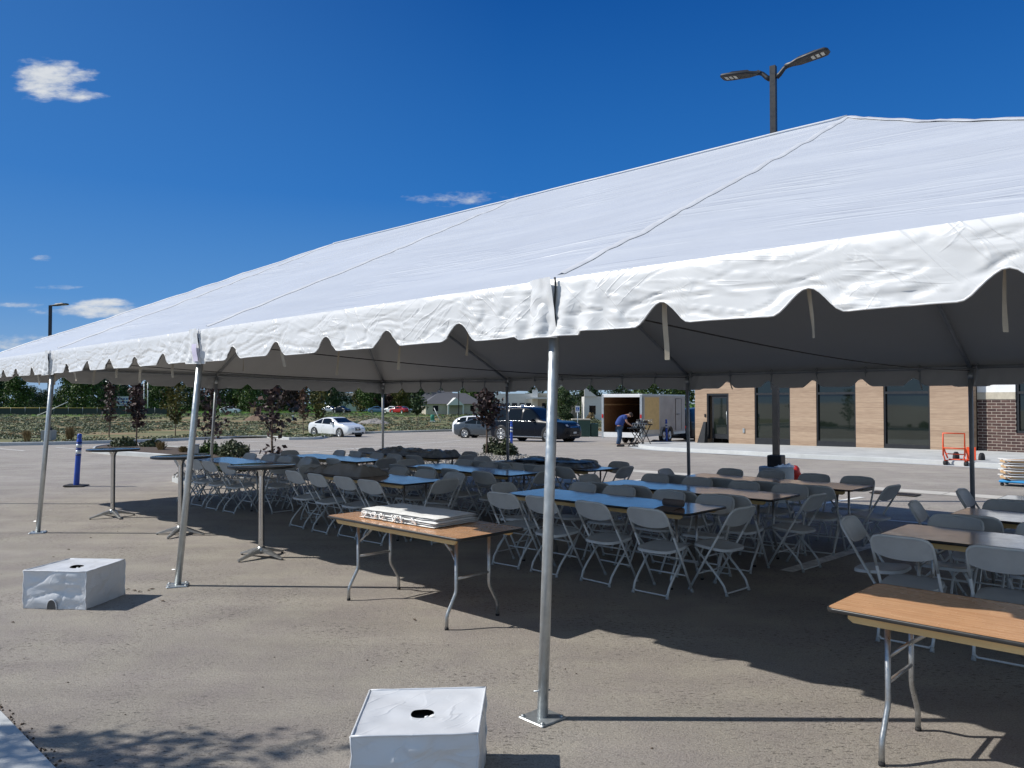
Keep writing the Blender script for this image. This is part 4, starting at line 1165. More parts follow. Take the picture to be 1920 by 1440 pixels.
wl(mb, xa, xa+f, .3, 2.42, -.02, .14); wl(mb, xb-f, xb, .3, 2.42, -.02, .14); wl(mb, xa+f, xb-f, 2.33, 2.42, -.02, .14)
dr = mb.build('door_frame', M['lampblack'], bld)
mb = MB(); wl(mb, xa+f+.18, xb-f, .33, 2.33, -.08, .05); d_ = mb.build('door', M['lampblack'], bld)
mb = MB(); wl(mb, xa+f+.28, xb-f-.1, .55, 2.2, -.072, .004); mb.build('pane', M['glass'], d_)
mb = MB(); xh = xb-f-.06; mb.tube([(xh, -sgn*.03, 1.0),(xh, -sgn*.02, 1.6)], .012, 6) ; mb.build('handle', M['alu'], d_)
mb = MB(); wl(mb, xa-.13, xa-.04, 1.32, 1.46, .03, .03); mb.build('card_reader', M['black'], bld)
mb = MB(); wl(mb, ux(1393)-.0, ux(1393)+.1, .65, .85, .04, .04); mb.build('power_outlet', M['alu'], bld)
# brick wing, set back
off = .42
def uo(px):
    Ao = Vector((A.x, A.y, 0)) - bn*off; k = (px-960)/FPX; return (k*Ao.y - Ao.x)/(bd.x - k*bd.y)
xe = 34.0
mb = MB(); wl(mb, ux(1821)+.002, uo(1904), 0, 2.12, -off, .3); mb.build('brick_wall', M['brick'], bld)
mb = MB(); wl(mb, uo(1904), xe, 0, .98, -off, .3); mb.build('brick_wall', M['brick'], bld)
mb = MB(); wl(mb, ux(1821)+.002, uo(1904), 2.12, 2.36, -off+.02, .3); mb.build('stone_band', M['beige'], bld)
mb = MB(); wl(mb, ux(1821)+.002, uo(1904), 2.36, HT, -off+.01, .3); mb.build('white_band', M['white'], bld)
mb = MB(); wl(mb, uo(1904), xe, 3.3, HT, -off+.01, .3); mb.build('white_band', M['white'], bld)
mb = MB(); xa = uo(1904); wl(mb, xa, xa+.08, .98, 3.3, -off-.04, .12); wl(mb, xa+.08, xa+5, .98, 1.06, -off-.04, .12); wl(mb, xa+.08, xa+5, 2.3, 2.38, -off-.04, .12); w_ = mb.build('window', M['lampblack'], bld)
mb = MB(); wl(mb, xa+.08, xa+5, 1.06, 2.3, -off-.1, .012); mb.build('pane', M['glass'], w_)
mb = MB(); wl(mb, xa+.08, xa+5, 2.38, 3.3, -off-.1, .012); mb.build('pane', M['glass'], w_)
mb = MB(); wl(mb, xa+5.001, xe, .98, 3.3, -off-.002, .3); mb.build('brick_wall', M['brick'], bld)
o = empty('door_stop_bin', 'slim dark triangular stand leaning beside the dark door', 'stand', A + bd*(ux(1322)) + bn*.22 + Vector((0,0,-.22+.30)), brot)
mb = MB(); mb.add([(-.16,-.2,.0),(.3,-.2,.0),(.3,.05,.0),(-.16,.05,0),(.12,-.04,1.05),(.26,-.04,1.05),(.26,.05,1.05),(.12,.05,1.05)], [(0,1,2,3)[::-1],(4,5,6,7),(0,1,5,4),(1,2,6,5),(2,3,7,6),(3,0,4,7)]); mb.build('panel', M['lampblack'], o)
mb = MB(); mb.bbox((.05,-.1,.012),(.9,.5,.02),.02); mb.build('mat', M['black_rubber'], o)
# pavement along the building
kp = [G(*q) for q in ((1212,833),(1196,836.5),(1206,841),(1240,844.5),(1282,847),(1359,851),(1498,858.5),(1663,866),(1789,873),(1920,881),(2200,899))]
kp = smoothpoly(kp, 3)
mb = MB(); ribbon(mb, kp, .16, -.02, .13, -1 if False else 1)
tag(mb.build('pavement_kerb', M['kerb']), kind='structure')
# gutter pan at the foot of the kerb
mb = MB(); vs = []
for i, p in enumerate(kp):
    d = (kp[min(len(kp)-1,i+1)]-kp[max(0,i-1)]); d.z = 0; d.normalize(); nn = Vector((-d.y, d.x, 0))
    for k in (-.42, -.002): q = p+nn*k; vs.append((q.x, q.y, gz(q.y)+.007))
mb.add(vs, [(2*i,2*i+1,2*i+3,2*i+2)[::-1] for i in range(len(kp)-1)]); tag(mb.build('gutter_pan', M['kerb']), kind='structure')
mb = MB(); vs = []
for i, p in enumerate(kp):
    d = (kp[min(len(kp)-1,i+1)]-kp[max(0,i-1)]); d.z = 0; d.normalize(); nn = Vector((-d.y, d.x, 0))
    q = p+nn*.161; u = max(-1.6, (q-A).dot(bd)); bq = A+bd*u-bn*(.35)
    if i < 5: bq = Vector((q.x+1.0+.6*i, q.y+4.5-.4*i, 0)) if (q-A).dot(bd) < -2 else bq
    for f in (0,.33,.66,1): r = q.lerp(bq, f); vs.append((r.x, r.y, gz(r.y)+.129))
mb.add(vs, [(4*i+k,4*i+k+1,4*i+5+k,4*i+4+k)[::-1] for i in range(len(kp)-1) for k in range(3)]); tag(mb.build('pavement', M['concrete']), kind='structure')

# ------------------------------------------------------------------ vehicles
def sstep(x): x = max(0, min(1, x)); return x*x*(3-2*x)
def interp(tab, x):
    if x <= tab[0][0]: return tab[0][1]
    for (a, va), (b, vb) in zip(tab, tab[1:]):
        if x <= b: return va + (vb-va)*sstep((x-a)/(b-a)) if False else va + (vb-va)*(x-a)/(b-a)
    return tab[-1][1]
def sm_interp(tab, x, r=.08):
    return sum(interp(tab, x+k*r) for k in (-2,-1,0,1,2))/5
def make_car(name, label, cat, paint, L, W_, top, belt, wheels, wr, gl, ws, rw, kind='sedan', detail=True, group=None):
    """top/belt: profile tables over x (rear negative, front positive); gl: side glass span; ws, rw: windscreen and rear window x spans"""
    root = empty(name, label, cat, group=group)
    hw0 = W_/2; ns = 56
    def hw(x):
        f = abs(x)/(L/2); return hw0*(1-.16*max(0, (f-.62)/.38)**2.2 - .20*max(0,(f-.93)/.07)**2)
    def zb(x): f = abs(x)/(L/2); return .20 + .14*max(0, (f-.86)/.14)**1.5
    def section(x):
        w_ = hw(x); b0 = zb(x); zt = sm_interp(top, x); bl = min(sm_interp(belt, x), zt-.015); gh = zt-bl; g = sstep(gh/.40)
        zm = b0+(bl-b0)*.45
        pts = [(0,b0),(w_*.90,b0),(w_*.975,b0+.07),(w_*1.0,zm),(w_*.985,bl-.10*(bl-b0)),(w_*.955,bl)]
        ye = w_*(.93-.20*g); k = w_*.955
        for f, zz in ((.5,.55),(1.0,.90)): pts.append((k+(ye-k)*f, bl+gh*zz*1.0))
        pts += [(ye*.93, bl+gh*.965), (ye*.75, bl+gh*.99), (ye*.4, zt), (0, zt+.004)]
        return pts
    sx = [-L/2 + L*(.5-.5*math.cos(math.pi*i/ns))*.35 + L*(i/ns)*.65 for i in range(ns+1)]
    mb = MB(); m = 12; vs = []
    for x in sx:
        s_ = section(x)
        vs += [(x, y, z) for (y, z) in s_] + [(x, -y, z) for (y, z) in s_[1:-1][::-1]]
    n = 2*m-2; fs = []
    for i in range(ns):
        for k in range(n):
            l = (k+1) % n; fs.append((i*n+k, (i+1)*n+k, (i+1)*n+l, i*n+l))
    fs.append(tuple(range(n))); fs.append(tuple(range(ns*n, (ns+1)*n))[::-1])
    mb.add(vs, fs, True); body = mb.build('body', paint, root, autosm=38)
    def side_y(x, z):
        s_ = section(x)
        for (y0,z0),(y1,z1) in zip(s_[1:], s_[2:]):
            if z0 <= z <= z1 and z1 > z0: return y0+(y1-y0)*(z-z0)/(z1-z0)
        return s_[5][0]
    def top_z(x, y):
        s_ = section(x)[5:]
        for (y0,z0),(y1,z1) in zip(s_, s_[1:]):
            if y1 <= abs(y) <= y0: return z0+(z1-z0)*(y0-abs(y))/max(1e-6, y0-y1)
        return s_[-1][1]
    # side windows
    for sg in (-1, 1):
        for (xa, xb) in gl:
            mb = MB()
            def f(u, v, xa=xa, xb=xb):
                x = xa+(xb-xa)*u; bl = sm_interp(belt, x)+.03; zt = sm_interp(top, x)-.085
                z = bl + max(.012, zt-bl)*v; return Vector((x, sg*(side_y(x, z)+.006), z))
            mb.grid(f, 10, 5, True, sg > 0); mb.build('side_window', M['carglass'], root)
        if detail:
            for x in [gl[0][0]] + [g[1] for g in gl]:
                mb = MB(); z1 = sm_interp(belt, x); mb.tube([(x+.02, sg*(side_y(x, z)+.001), z) for z in (.34, .5, .7, z1-.02)], .005, 4); mb.build('door_seam', M['black'], body)
            for g in gl[:2]:
                x = g[0]+.12; z = sm_interp(belt, x)-.10; mb = MB(); mb.bbox((x, sg*(side_y(x, z)+.012), z), (.17,.03,.03), .01); mb.build('door_handle', paint if kind == 'sedan' else M['chrome'], body)
            x = gl[-1][1]-.10; z = sm_interp(belt, x)+.08; mb = MB(); mb.plate(rrect(.12,.20,.04,3,x,sg*(side_y(x,z)+.12)), z-.06, z+.08, .02); mb.build('mirror', paint, root)
    for (xa, xb), nm in ((ws,'windscreen'),(rw,'rear_window')):
        mb = MB()
        def f(u, v, xa=xa, xb=xb):
            x = xa+(xb-xa)*u; ye = section(x)[7][0]*.90; y = (2*v-1)*ye; return Vector((x, y, top_z(x, y)+.007))
        mb.grid(f, 10, 10, True, xb < xa); mb.build(nm, M['carglass'], root)
    # wheels
    for wx in wheels:
        for sg in (-1, 1):
            y = sg*(hw(wx)+.004)
            Mw = Matrix.Translation((wx, y, wr)) @ Matrix.Rotation(-sg*math.pi/2, 4, 'X')
            mb = MB(); mb.lathe([(wr*1.17,-.10),(wr*1.17,.002),(wr*1.13,.006),(.01,.006)], 28, Mw); mb.build('wheel_arch', M['black'], body)
            mb = MB(); mb.lathe([(wr*.68,-.2),(wr*.95,-.2),(wr,-.16),(wr,.0),(wr*.95,.028),(wr*.70,.022),(wr*.68,.0)], 32, Mw); wh = mb.build('wheel', M['tyre'], root)
            mb = MB(); mb.lathe([(wr*.70,.0),(wr*.70,.022),(wr*.655,.020),(wr*.63,-.03),(.01,-.04)], 28, Mw); mb.build('rim_dish', M['black'], wh)
            mb = MB(); mb.lathe([(wr*.70,.006),(wr*.705,.026),(wr*.655,.024),(wr*.65,.0)], 28, Mw)
            mb.lathe([(.001,.0),(wr*.17,.0),(wr*.15,.022),(.001,.024)], 14, Mw)
            for k in range(10 if kind == 'sedan' else 12):
                a = 2*math.pi*k/(10 if kind == 'sedan' else 12) + (.16 if k % 2 else 0)
                mb.add([Mw @ (Matrix.Rotation(a, 4, 'Z') @ Vector(p)) for p in ((wr*.1,-.014,.018),(wr*.1,.014,.018),(wr*.67,.024,.022),(wr*.67,-.024,.022),(wr*.1,-.014,.0),(wr*.1,.014,.0),(wr*.67,.024,.0),(wr*.67,-.024,.0))], [(0,1,2,3),(0,4,5,1),(1,5,6,2),(2,6,7,3),(3,7,4,0)])
            mb.build('rim', M['rim'], wh)
    xf = L/2
    def face_patch(y0, y1, z0, z1, end, mat_, nm, o=.008, rd=.5):
        mb = MB()
        def f(u, v):
            y = y0+(y1-y0)*u; z = z0+(z1-z0)*v
            # walk inward until inside the body
            x = xf
            for _ in range(40):
                if side_y(x, z) >= abs(y) and sm_interp(top, x*end) >= z-.01: break
                x -= .012
            # section() uses signed x
            return Vector((end*(x+o), y, z))
        mb.grid(f, 8, 5, True, end < 0); mb.build(nm, mat_, root)
    w_ = hw(xf)
    if kind == 'suv':
        face_patch(-w_*.66, w_*.66, .62, .98, 1, M['black'], 'grille'); face_patch(-w_*.66, w_*.66, .84, .875, 1, M['chrome'], 'grille_bar', .02)
        face_patch(-w_*.8, w_*.8, .40, .44, 1, M['chrome'], 'bumper_trim', .02); face_patch(-w_*.7, w_*.7, .45, .58, 1, M['black'], 'intake', .012); face_patch(-.16, .16, .50, .60, 1, M['reflect'], 'number_plate', .03)
        for sg in (-1,1): face_patch(*sorted((sg*w_*.70, sg*w_*.99)), .90, 1.0, 1, M['lens'], 'headlight', .012)
        for sg in (-1,1):
            mb = MB(); mb.tube([(x, sg*(section(x)[8][0]*.92), sm_interp(top, x)+.045) for x in (-2.2,-1.4,-.5,.2)], .018, 6); mb.build('roof_rail', M['chrome'], root)
            mb = MB(); mb.tube([(x, sg*(side_y(x, sm_interp(belt,x)+.012)+.008), sm_interp(belt, x)+.012) for x in [gl[0][0]+(gl[-1][1]-gl[0][0])*k/12 for k in range(13)]], .008, 6); mb.build('window_trim', M['chrome'], body)
            mb = MB(); mb.plate(rrect(2.5,.18,.04,3,0,sg*(hw0+.02)), .28, .33, .01); mb.build('running_board', M['chrome'], root)
    else:
        face_patch(-w_*.42, w_*.42, .50, .72, 1, M['black'], 'grille'); face_patch(-w_*.42, w_*.42, .605, .625, 1, M['rim'], 'grille_bar', .018)
        mb = MB(); mb.lathe([(.075,0),(.08,.01),(.05,.012),(.001,.012)], 18, Matrix.Translation((xf+.015,0,.615)) @ Matrix.Rotation(math.pi/2,4,'Y')); mb.build('round_badge', M['chrome'], root)
        face_patch(-w_*.55, w_*.55, .24, .36, 1, M['black'], 'intake', .012)
        for sg in (-1,1):
            face_patch(*sorted((sg*w_*.62, sg*w_*.93)), .27, .38, 1, M['black'], 'side_intake', .012)
            face_patch(*sorted((sg*w_*.55, sg*w_*.99)), .60, .71, 1, M['lens'], 'headlight', .010)
    for sg in (-1,1):
        face_patch(*sorted((sg*w_*.62, sg*w_*1.0)), .78, .92, -1, M['taillight'], 'tail_light', .012)
    return root
def sedan(name, label, paint, cat='car', detail=True, group=None, hatch=False):
    L = 4.7
    top = [(-2.35,.80),(-2.28,.98),(-1.75,1.06),(-1.55,1.10),(-.85,1.37),(-.2,1.435),(.25,1.42),(1.05,1.03),(1.15,.98),(1.9,.88),(2.22,.76),(2.35,.58)]
    if hatch: top = [(-2.35,.85),(-2.30,1.02),(-2.05,1.30),(-1.5,1.48),(-.6,1.54),(.1,1.50),(1.0,1.06),(1.12,1.0),(1.9,.92),(2.22,.80),(2.35,.62)]
    belt = [(-2.35,.78),(-1.9,.97),(-.5,.93),(.9,.88),(1.6,.84),(2.35,.56)]
    gl = [(-1.35,-.62),(-.52,.30),(.36,.78)] if not hatch else [(-1.95,-1.1),(-1.0,-.15),(-.08,.72)]
    gl = [(-1.42,-.62),(-.55,.72)] if not hatch else [(-1.85,-1.1),(-1.0,-.15),(-.08,.72)]
    return make_car(name, label, cat, paint, L, 1.80, top, belt, (-1.40,1.42), .335, gl, (1.02,.34), (-1.52,-.92) if not hatch else (-2.22,-1.78), 'sedan', detail, group)
def place(o, px, py, rz, dy=0):
    p = G(px, py); o.location = (p.x*(1+dy/p.y), p.y+dy, gz(p.y+dy)); o.rotation_euler = (0,0,rz); return o
def at_depth(px, D): return Vector(((px-960)/FPX*D, D, gz(D)))
wc = sedan('parked_car', 'white sedan parked nose toward the lot at the edge of the field', M['car_white'])
wc.location = at_depth(631, 57.0); wc.rotation_euler = (0,0,R(-38))
gc = sedan('parked_car', 'dark grey sedan seen from its rear side, beside the black SUV', M['car_grey'])
gc.location = at_depth(917, 53.0); gc.rotation_euler = (0,0,R(-19))
hc = sedan('parked_car', 'white hatchback mostly hidden behind the dark grey sedan', M['car_white'], hatch=True)
hc.location = at_depth(908, 57.5); hc.rotation_euler = (0,0,R(-24))
top = [(-2.65,1.2),(-2.6,1.75),(-2.3,1.88),(-.5,1.93),(.25,1.90),(.95,1.30),(1.1,1.20),(2.2,1.14),(2.55,1.02),(2.65,.7)]
belt = [(-2.65,1.12),(-1,1.16),(.8,1.13),(2.0,1.05),(2.65,.66)]
sv = make_car('parked_suv', 'large navy black SUV with chrome trim and pale roof rails', 'car', M['car_black'], 5.3, 2.05, top, belt, (-1.62,1.62), .42,
   [(-2.45,-1.35),(-1.22,-.28),(-.18,.68)], (.92,.30), (-2.63,-2.40), 'suv')
sv.location = at_depth(1003, 44.3); sv.rotation_euler = (0,0,R(-37))
# tow vehicle in front of the trailer
tv = make_car('tow_vehicle', 'dark pickup-height vehicle just showing between the trailer and the building corner', 'car', M['car_black'], 5.3, 2.0, top, belt, (-1.62,1.62), .40,
   [(-2.45,-1.35),(-1.22,-.28),(-.18,.68)], (.92,.30), (-2.63,-2.40), 'suv', False)

# ------------------------------------------------------------------ cargo trailer
tr = empty('cargo_trailer', 'weathered grey enclosed cargo trailer with its rear doors open beside the building', 'trailer')
ta = R(90-32)      # heading: away and to the right
RL = Vector(((1129-960)/FPX*38.9, 38.9, 0))
hd = Vector((math.cos(ta), math.sin(ta), 0)); rt = Vector((hd.y, -hd.x, 0))
org = RL + rt*1.06; tr.location = (org.x, org.y, gz(37.8)); tr.rotation_euler = (0,0,ta)
TL, TW, TZ0, TZ1 = 6.0, 1.06, .46, 2.42     # local x forward, +y left
mb = MB(); mb.box(.03,-TW,TZ0,TL,-TW+.035,TZ1); mb.build('side_wall', M['trailer'], tr)
mb = MB(); mb.box(.03,TW-.035,TZ0,TL,TW,TZ1); mb.build('side_wall', M['trailer'], tr)
mb = MB(); mb.box(TL,-TW,TZ0,TL+.035,TW,TZ1); mb.build('front_wall', M['trailer'], tr)
mb = MB(); mb.box(.0,-TW,TZ1,TL+.04,TW,TZ1+.035); mb.build('roof', M['white'], tr)
mb = MB(); mb.box(.03,-TW+.036,TZ0,TL,TW-.036,TZ0+.05); mb.build('floor', M['trailer_in'], tr)
mb = MB(); mb.box(.06,-TW+.037,TZ0+.05,TL-.05,-TW+.05,TZ1-.03); mb.box(.06,TW-.05,TZ0+.05,TL-.05,TW-.037,TZ1-.03); mb.box(TL-.04,-TW+.05,TZ0+.05,TL-.03,TW-.05,TZ1-.03); mb.build('plywood_lining', M['trailer_in'], tr)
mb = MB(); mb.box(.07,TW-.09,1.9,TL-.1,TW-.051,1.97); mb.build('tie_rail', M['tan'], tr)
for sg in (-1,1):
    mb = MB(); y0, y1 = sorted((sg*(TW+.01), sg*(TW-.10))); mb.box(-.05,y0,.30,.03,y1,TZ1+.0); p_ = mb.build('rear_post', M['alu'], tr)
    mb = MB(); y = sg*(TW-.045); mb.box(-.075,y-.035,1.28,-.051,y+.035,1.46); mb.build('tail_light', M['taillight'], p_)
mb = MB(); mb.box(-.05,-TW+.101,TZ1-.12,.03,TW-.101,TZ1); mb.build('header_beam', M['white'], tr)
mb = MB(); mb.box(-.06,-TW+.101,.34,.03,TW-.101,.58); mb.build('rear_bumper', M['white'], tr)
Md = Matrix.Translation((.04,-TW-.03,0)) @ Matrix.Rotation(R(-24), 4, 'Z')
mb = MB(); mb.box(0,-.04,TZ0+.05,1.08,0,TZ1-.08, Md); d_ = mb.build('open_door', M['trailer'], tr)
mb = MB(); mb.box(.07,-.048,TZ0+.26,1.02,-.041,TZ1-.13, Md); mb.build('inner_panel', M['trailer_door'], d_)
mb = MB(); mb.box(4.55,-TW-.012,TZ0+.12,5.42,-TW-.001,TZ1-.18); s_ = mb.build('side_door', M['trailer'], tr)
mb = MB()
for (a, b) in (((4.55,TZ0+.12),(4.55,TZ1-.18)),((5.42,TZ0+.12),(5.42,TZ1-.18)),((4.55,TZ1-.18),(5.42,TZ1-.18))): mb.tube([(a[0],-TW-.014,a[1]),(b[0],-TW-.014,b[1])], .012, 5)
mb.build('door_gasket', M['black'], s_)
mb = MB(); mb.tube([(4.65,-TW-.03,1.42),(5.1,-TW-.03,1.42)], .018, 6); mb.build('door_latch', M['black'], s_)
mb = MB(); mb.box(-.04,-TW-.008,.36,TL+.05,-TW-.001,TZ0+.03); mb.box(.0,-TW-.012,TZ1-.05,TL+.03,-TW-.001,TZ1+.03); mb.build('side_rail', M['alu'], tr)
for wx in (2.75, 3.55):
    for sg in (-1,1):
        Mw = Matrix.Translation((wx, sg*(TW-.02), .34)) @ Matrix.Rotation(-sg*math.pi/2, 4, 'X')
        mb = MB(); mb.lathe([(.43,-.05),(.43,.024),(.40,.03),(.01,.03)], 26, Mw); mb.build('wheel_well', M['black'], tr)
        mb = MB(); mb.lathe([(.2,-.1),(.32,-.1),(.34,-.06),(.34,.06),(.32,.085),(.215,.075),(.2,.04)], 26, Mw); wh = mb.build('wheel', M['tyre'], tr)
        mb = MB(); mb.lathe([(.215,.05),(.21,.08),(.17,.06),(.09,.05),(.07,.09),(.001,.09)], 20, Mw); mb.build('rim', M['rim'], wh)
        mb = MB(); pts = [(wx+.46*math.cos(a), sg*(TW+.05), .34+.46*math.sin(a)) for a in [math.pi*k/12 for k in range(13)]]
        vs = [];
        for p in pts: vs += [(p[0],sg*(TW+.0),p[2]),(p[0],sg*(TW+.10),p[2])]
        mb.add(vs, [(2*i,2*i+1,2*i+3,2*i+2) for i in range(12)]); mb.build('fender', M['trailer'], tr)
mb = MB(); mb.tube([(TL,-.5,.45),(TL+1.3,0,.45)], .04, 6); mb.tube([(TL,.5,.45),(TL+1.3,0,.45)], .04, 6); mb.build('hitch', M['black'], tr)
q = org + hd*(TL+4.1); tv.location = (q.x, q.y, gz(q.y)); tv.rotation_euler = (0,0,ta)

# ------------------------------------------------------------------ person bending over the gear
def skin(name, vts, eds, rad, mat_, parent, sub=2):
    me = bpy.data.meshes.new(name); me.from_pydata(vts, eds, []); me.materials.append(mat_)
    o = bpy.data.objects.new(name, me); col.objects.link(o); o.parent = parent
    bpy.context.view_layer.objects.active = o
    md = o.modifiers.new('skin', 'SKIN'); md.use_smooth_shade = True
    if not me.skin_vertices: 
        bpy.context.view_layer.update()
    lay = me.skin_vertices[0] if len(me.skin_vertices) else me.attributes.new('skin', 'FLOAT', 'POINT')
    for i, r in enumerate(rad):
        d = me.skin_vertices[0].data[i]; d.radius = r if isinstance(r, tuple) else (r, r); d.use_root = (i == 0)
    s = o.modifiers.new('sub', 'SUBSURF'); s.levels = sub; s.render_levels = sub
    return o
PP = G(1161,837.5); PP = Vector((PP.x, PP.y, gz(PP.y)))
per = empty('person', 'person in blue shirt and jeans bending over black gear beside the open trailer', 'person', PP, R(-8))
# local: x = facing direction (to the right), y = left
bv = [(-.02,0,.90),(.02,0,1.08),(.14,0,1.24),(.27,0,1.36),(.37,0,1.41),(.47,0,1.40),(.545,0,1.375),
      (.26,.19,1.33),(.33,.24,1.10),(.50,.16,.98),(.58,.12,.955),
      (.26,-.19,1.33),(.34,-.24,1.10),(.52,-.17,.96),(.60,-.13,.94),
      (0,.10,.84),(.05,.12,.48),(-.02,.13,.09),(.12,.15,.035),
      (0,-.10,.84),(.02,-.13,.48),(-.08,-.14,.09),(.06,-.16,.035)]
be = [(0,1),(1,2),(2,3),(3,4),(4,5),(5,6),(3,7),(7,8),(8,9),(9,10),(3,11),(11,12),(12,13),(13,14),(0,15),(15,16),(16,17),(17,18),(0,19),(19,20),(20,21),(21,22)]
br_ = [(.14,.16),(.13,.155),(.13,.165),(.10,.13),.058,(.10,.085),(.085,.07),.065,.045,.036,.03,.065,.045,.036,.03,.09,.062,.042,.035,.09,.062,.042,.035]
body = skin('body', bv, be, br_, M['skin'], per)
skin('shirt', [(-.025,0,.885),bv[1],bv[2],bv[3],(.31,0,1.375),bv[7],(.30,.225,1.19),bv[11],(.30,-.225,1.19)], [(0,1),(1,2),(2,3),(3,4),(3,5),(5,6),(3,7),(7,8)], [(.19,.215),(.18,.205),(.175,.21),(.15,.17),.085,.105,.088,.105,.088], M['shirt'], per)
skin('trousers', [(-.02,0,.93),(0,.10,.82),(.05,.12,.48),(-.02,.13,.10),(0,-.10,.82),(.02,-.13,.48),(-.08,-.14,.10)], [(0,1),(1,2),(2,3),(0,4),(4,5),(5,6)], [(.17,.19),.13,.10,.078,.13,.10,.078], M['jeans'], per)
mb = MB(); mb.lathe([(.001,-.02),(.09,-.01),(.112,.04),(.095,.10),(.05,.135),(.001,.14)], 16, Matrix.Translation((.475,0,1.41)) @ Matrix.Rotation(R(55),4,'Y')); mb.build('hair', M['hair'], per)
mb = MB(); mb.tube([(.585,0,1.40),(.605,0,1.37),(.585,0,1.355)], [.010,.017,.012], 6); mb.build('nose', M['skin'], per)
for sg in (-1,1):
    mb = MB(); mb.tube([(.49,sg*.082,1.385),(.50,sg*.096,1.36),(.49,sg*.085,1.34)], [.012,.018,.01], 6); mb.build('ear', M['skin'], per)
    mb = MB(); mb.tube([(.572,sg*.032,1.405),(.578,sg*.032,1.40)], .009, 6); mb.build('eye', M['black'], per)
    hx, hy, hz = (.60,sg*.125,.945)
    mb = MB(); mb.plate(rrect(.085,.075,.02,3,hx+.03,hy-sg*.01), hz-.028, hz-.004, .008)
    ms = [((hx+.07, hy-sg*.01+(k-1.5)*.019, hz-.015),(hx+.105+.006*(1.5-abs(k-1.5)), hy-sg*.01+(k-1.5)*.021, hz-.025),(hx+.118, hy-sg*.01+(k-1.5)*.021, hz-.055)) for k in range(4)]
    hnd = mb.build('hand', M['skin'], per)
    for a in ms: mb = MB(); mb.tube(a, [.0095,.009,.007], 6); mb.build('finger', M['skin'], hnd)
    mb = MB(); mb.tube([(hx+.02,hy-sg*.04,hz-.018),(hx+.055,hy-sg*.07,hz-.03),(hx+.075,hy-sg*.072,hz-.045)], [.012,.011,.008], 6); mb.build('thumb', M['skin'], hnd)
    y, x = (.15,.05) if sg > 0 else (-.155,-.01)
    mb = MB(); mb.plate([(x-.10,y-.04),(x+.08,y-.05),(x+.17,y-.035),(x+.19,y),(x+.17,y+.035),(x+.08,y+.05),(x-.10,y+.04)], 0, .085, .02); mb.build('shoe', M['black'], per)
# folding stands with black gear
rg = random.Random(4)
for i, (dx, dy, lab, hh) in enumerate(((.78,-.05,'black crossed-leg stand piled with dark equipment right in front of the bending person',.80),(1.12,.35,'second black crossed-leg stand of equipment, closer to the trailer post',.95))):
    o = empty('equipment_stand', lab, 'equipment stand', (PP.x+dx, PP.y+dy, PP.z), R(12+20*i), 'black equipment stands by the trailer')
    for y in (-.22,.22):
        for sg in (-1,1):
            mb = MB(); mb.tube([(-sg*.30,y+sg*.02,.02),(sg*.27,y+sg*.02,hh)], .02, 6); mb.build('leg', M['black'], o)
    for x in (-.29,.29): mb = MB(); mb.tube([(x,-.3,.02),(x,.3,.02)], .022, 6); mb.build('stretcher', M['black'], o)
    mb = MB(); mb.bbox((0,0,hh+.03),(.74,.52,.05),.02); mb.build('tray', M['black'], o)
    for k in range(5):
        x, y = rg.uniform(-.26,.26), rg.uniform(-.16,.16); s_ = (rg.uniform(.12,.26), rg.uniform(.1,.2), rg.uniform(.08,.22))
        mb = MB(); mb.bbox((x,y,hh+.056+s_[2]/2), s_, .012); mb.build('equipment_case', M['black'] if k % 3 else M['alu_dark'], o)
    mb = MB()
    for k in range(6): x = -.3+.12*k; mb.tube([(x,-.2,hh+.06),(x+.02,-.2,hh+.24),(x+.11,-.2,hh+.26),(x+.12,-.2,hh+.06)], .009, 5)
    mb.build('metal_racks', M['chrome'], o)

# ------------------------------------------------------------------ orange hand truck, stack of folded chairs
HP = G(1815,873); ht = empty('hand_truck', 'orange steel hand truck lying back on its wheels by the kerb', 'hand truck', (HP.x-.2, HP.y+.1, 0), R(42))
def bars(name, segs, r, m, parent, n=6):
    o = None
    for s_ in segs:
        mb = MB(); mb.tube(s_, r, n); o = mb.build(name, m, parent)
    return o
bars('side_rail', [[(-.40,-.26,.28),(-.30,-.26,.14),(.75,-.26,.12)],[(-.40,.26,.28),(-.30,.26,.14),(.75,.26,.12)]], .020, M['orange'], ht)
bars('side_rail', [[(-.40,-.28,.55),(-.05,-.28,.20)],[(-.40,.28,.55),(-.05,.28,.20)]], .024, M['orange'], ht)
bars('handle_frame', [[(-.38,-.28,.28),(-.38,-.28,.92),(-.38,.28,.92),(-.38,.28,.28)]], .024, M['orange'], ht)
bars('cross_bar', [[(-.39,-.28,.50),(-.39,.28,.50)],[(-.25,-.26,.33),(-.25,.26,.33)],[(0,-.26,.16),(0,.26,.16)],[(.35,-.26,.13),(.35,.26,.13)],[(.72,-.26,.12),(.72,.26,.12)]], .018, M['orange'], ht)
mb = MB(); mb.box(.62,-.24,.14,.65,.0,.50); mb.build('toe_plate', M['orange'], ht)
for (x, y, r) in ((-.25,-.27,.07),(-.25,.27,.07),(.80,-.34,.17),(.80,.34,.17)):
    Mw = Matrix.Translation((x,y,r)) @ Matrix.Rotation(math.pi/2,4,'X')
    mb = MB(); mb.lathe([(r*.4,-.04),(r*.9,-.045),(r,-.03),(r,.03),(r*.9,.045),(r*.4,.04)], 20, Mw); wh = mb.build('wheel', M['black_rubber'], ht)
    mb = MB(); mb.lathe([(r*.42,-.03),(r*.4,.03),(.001,.035)], 14, Mw); mb.build('rim', M['alu'], wh)
SP = at_depth(1902, 16.9)
nlab = ['lowest','second from the bottom','third from the bottom','topmost']
dl = empty('blue_dolly', 'small bright blue dolly under the stack of tan folded chairs', 'dolly', (SP.x+.05, SP.y, 0), -TH)
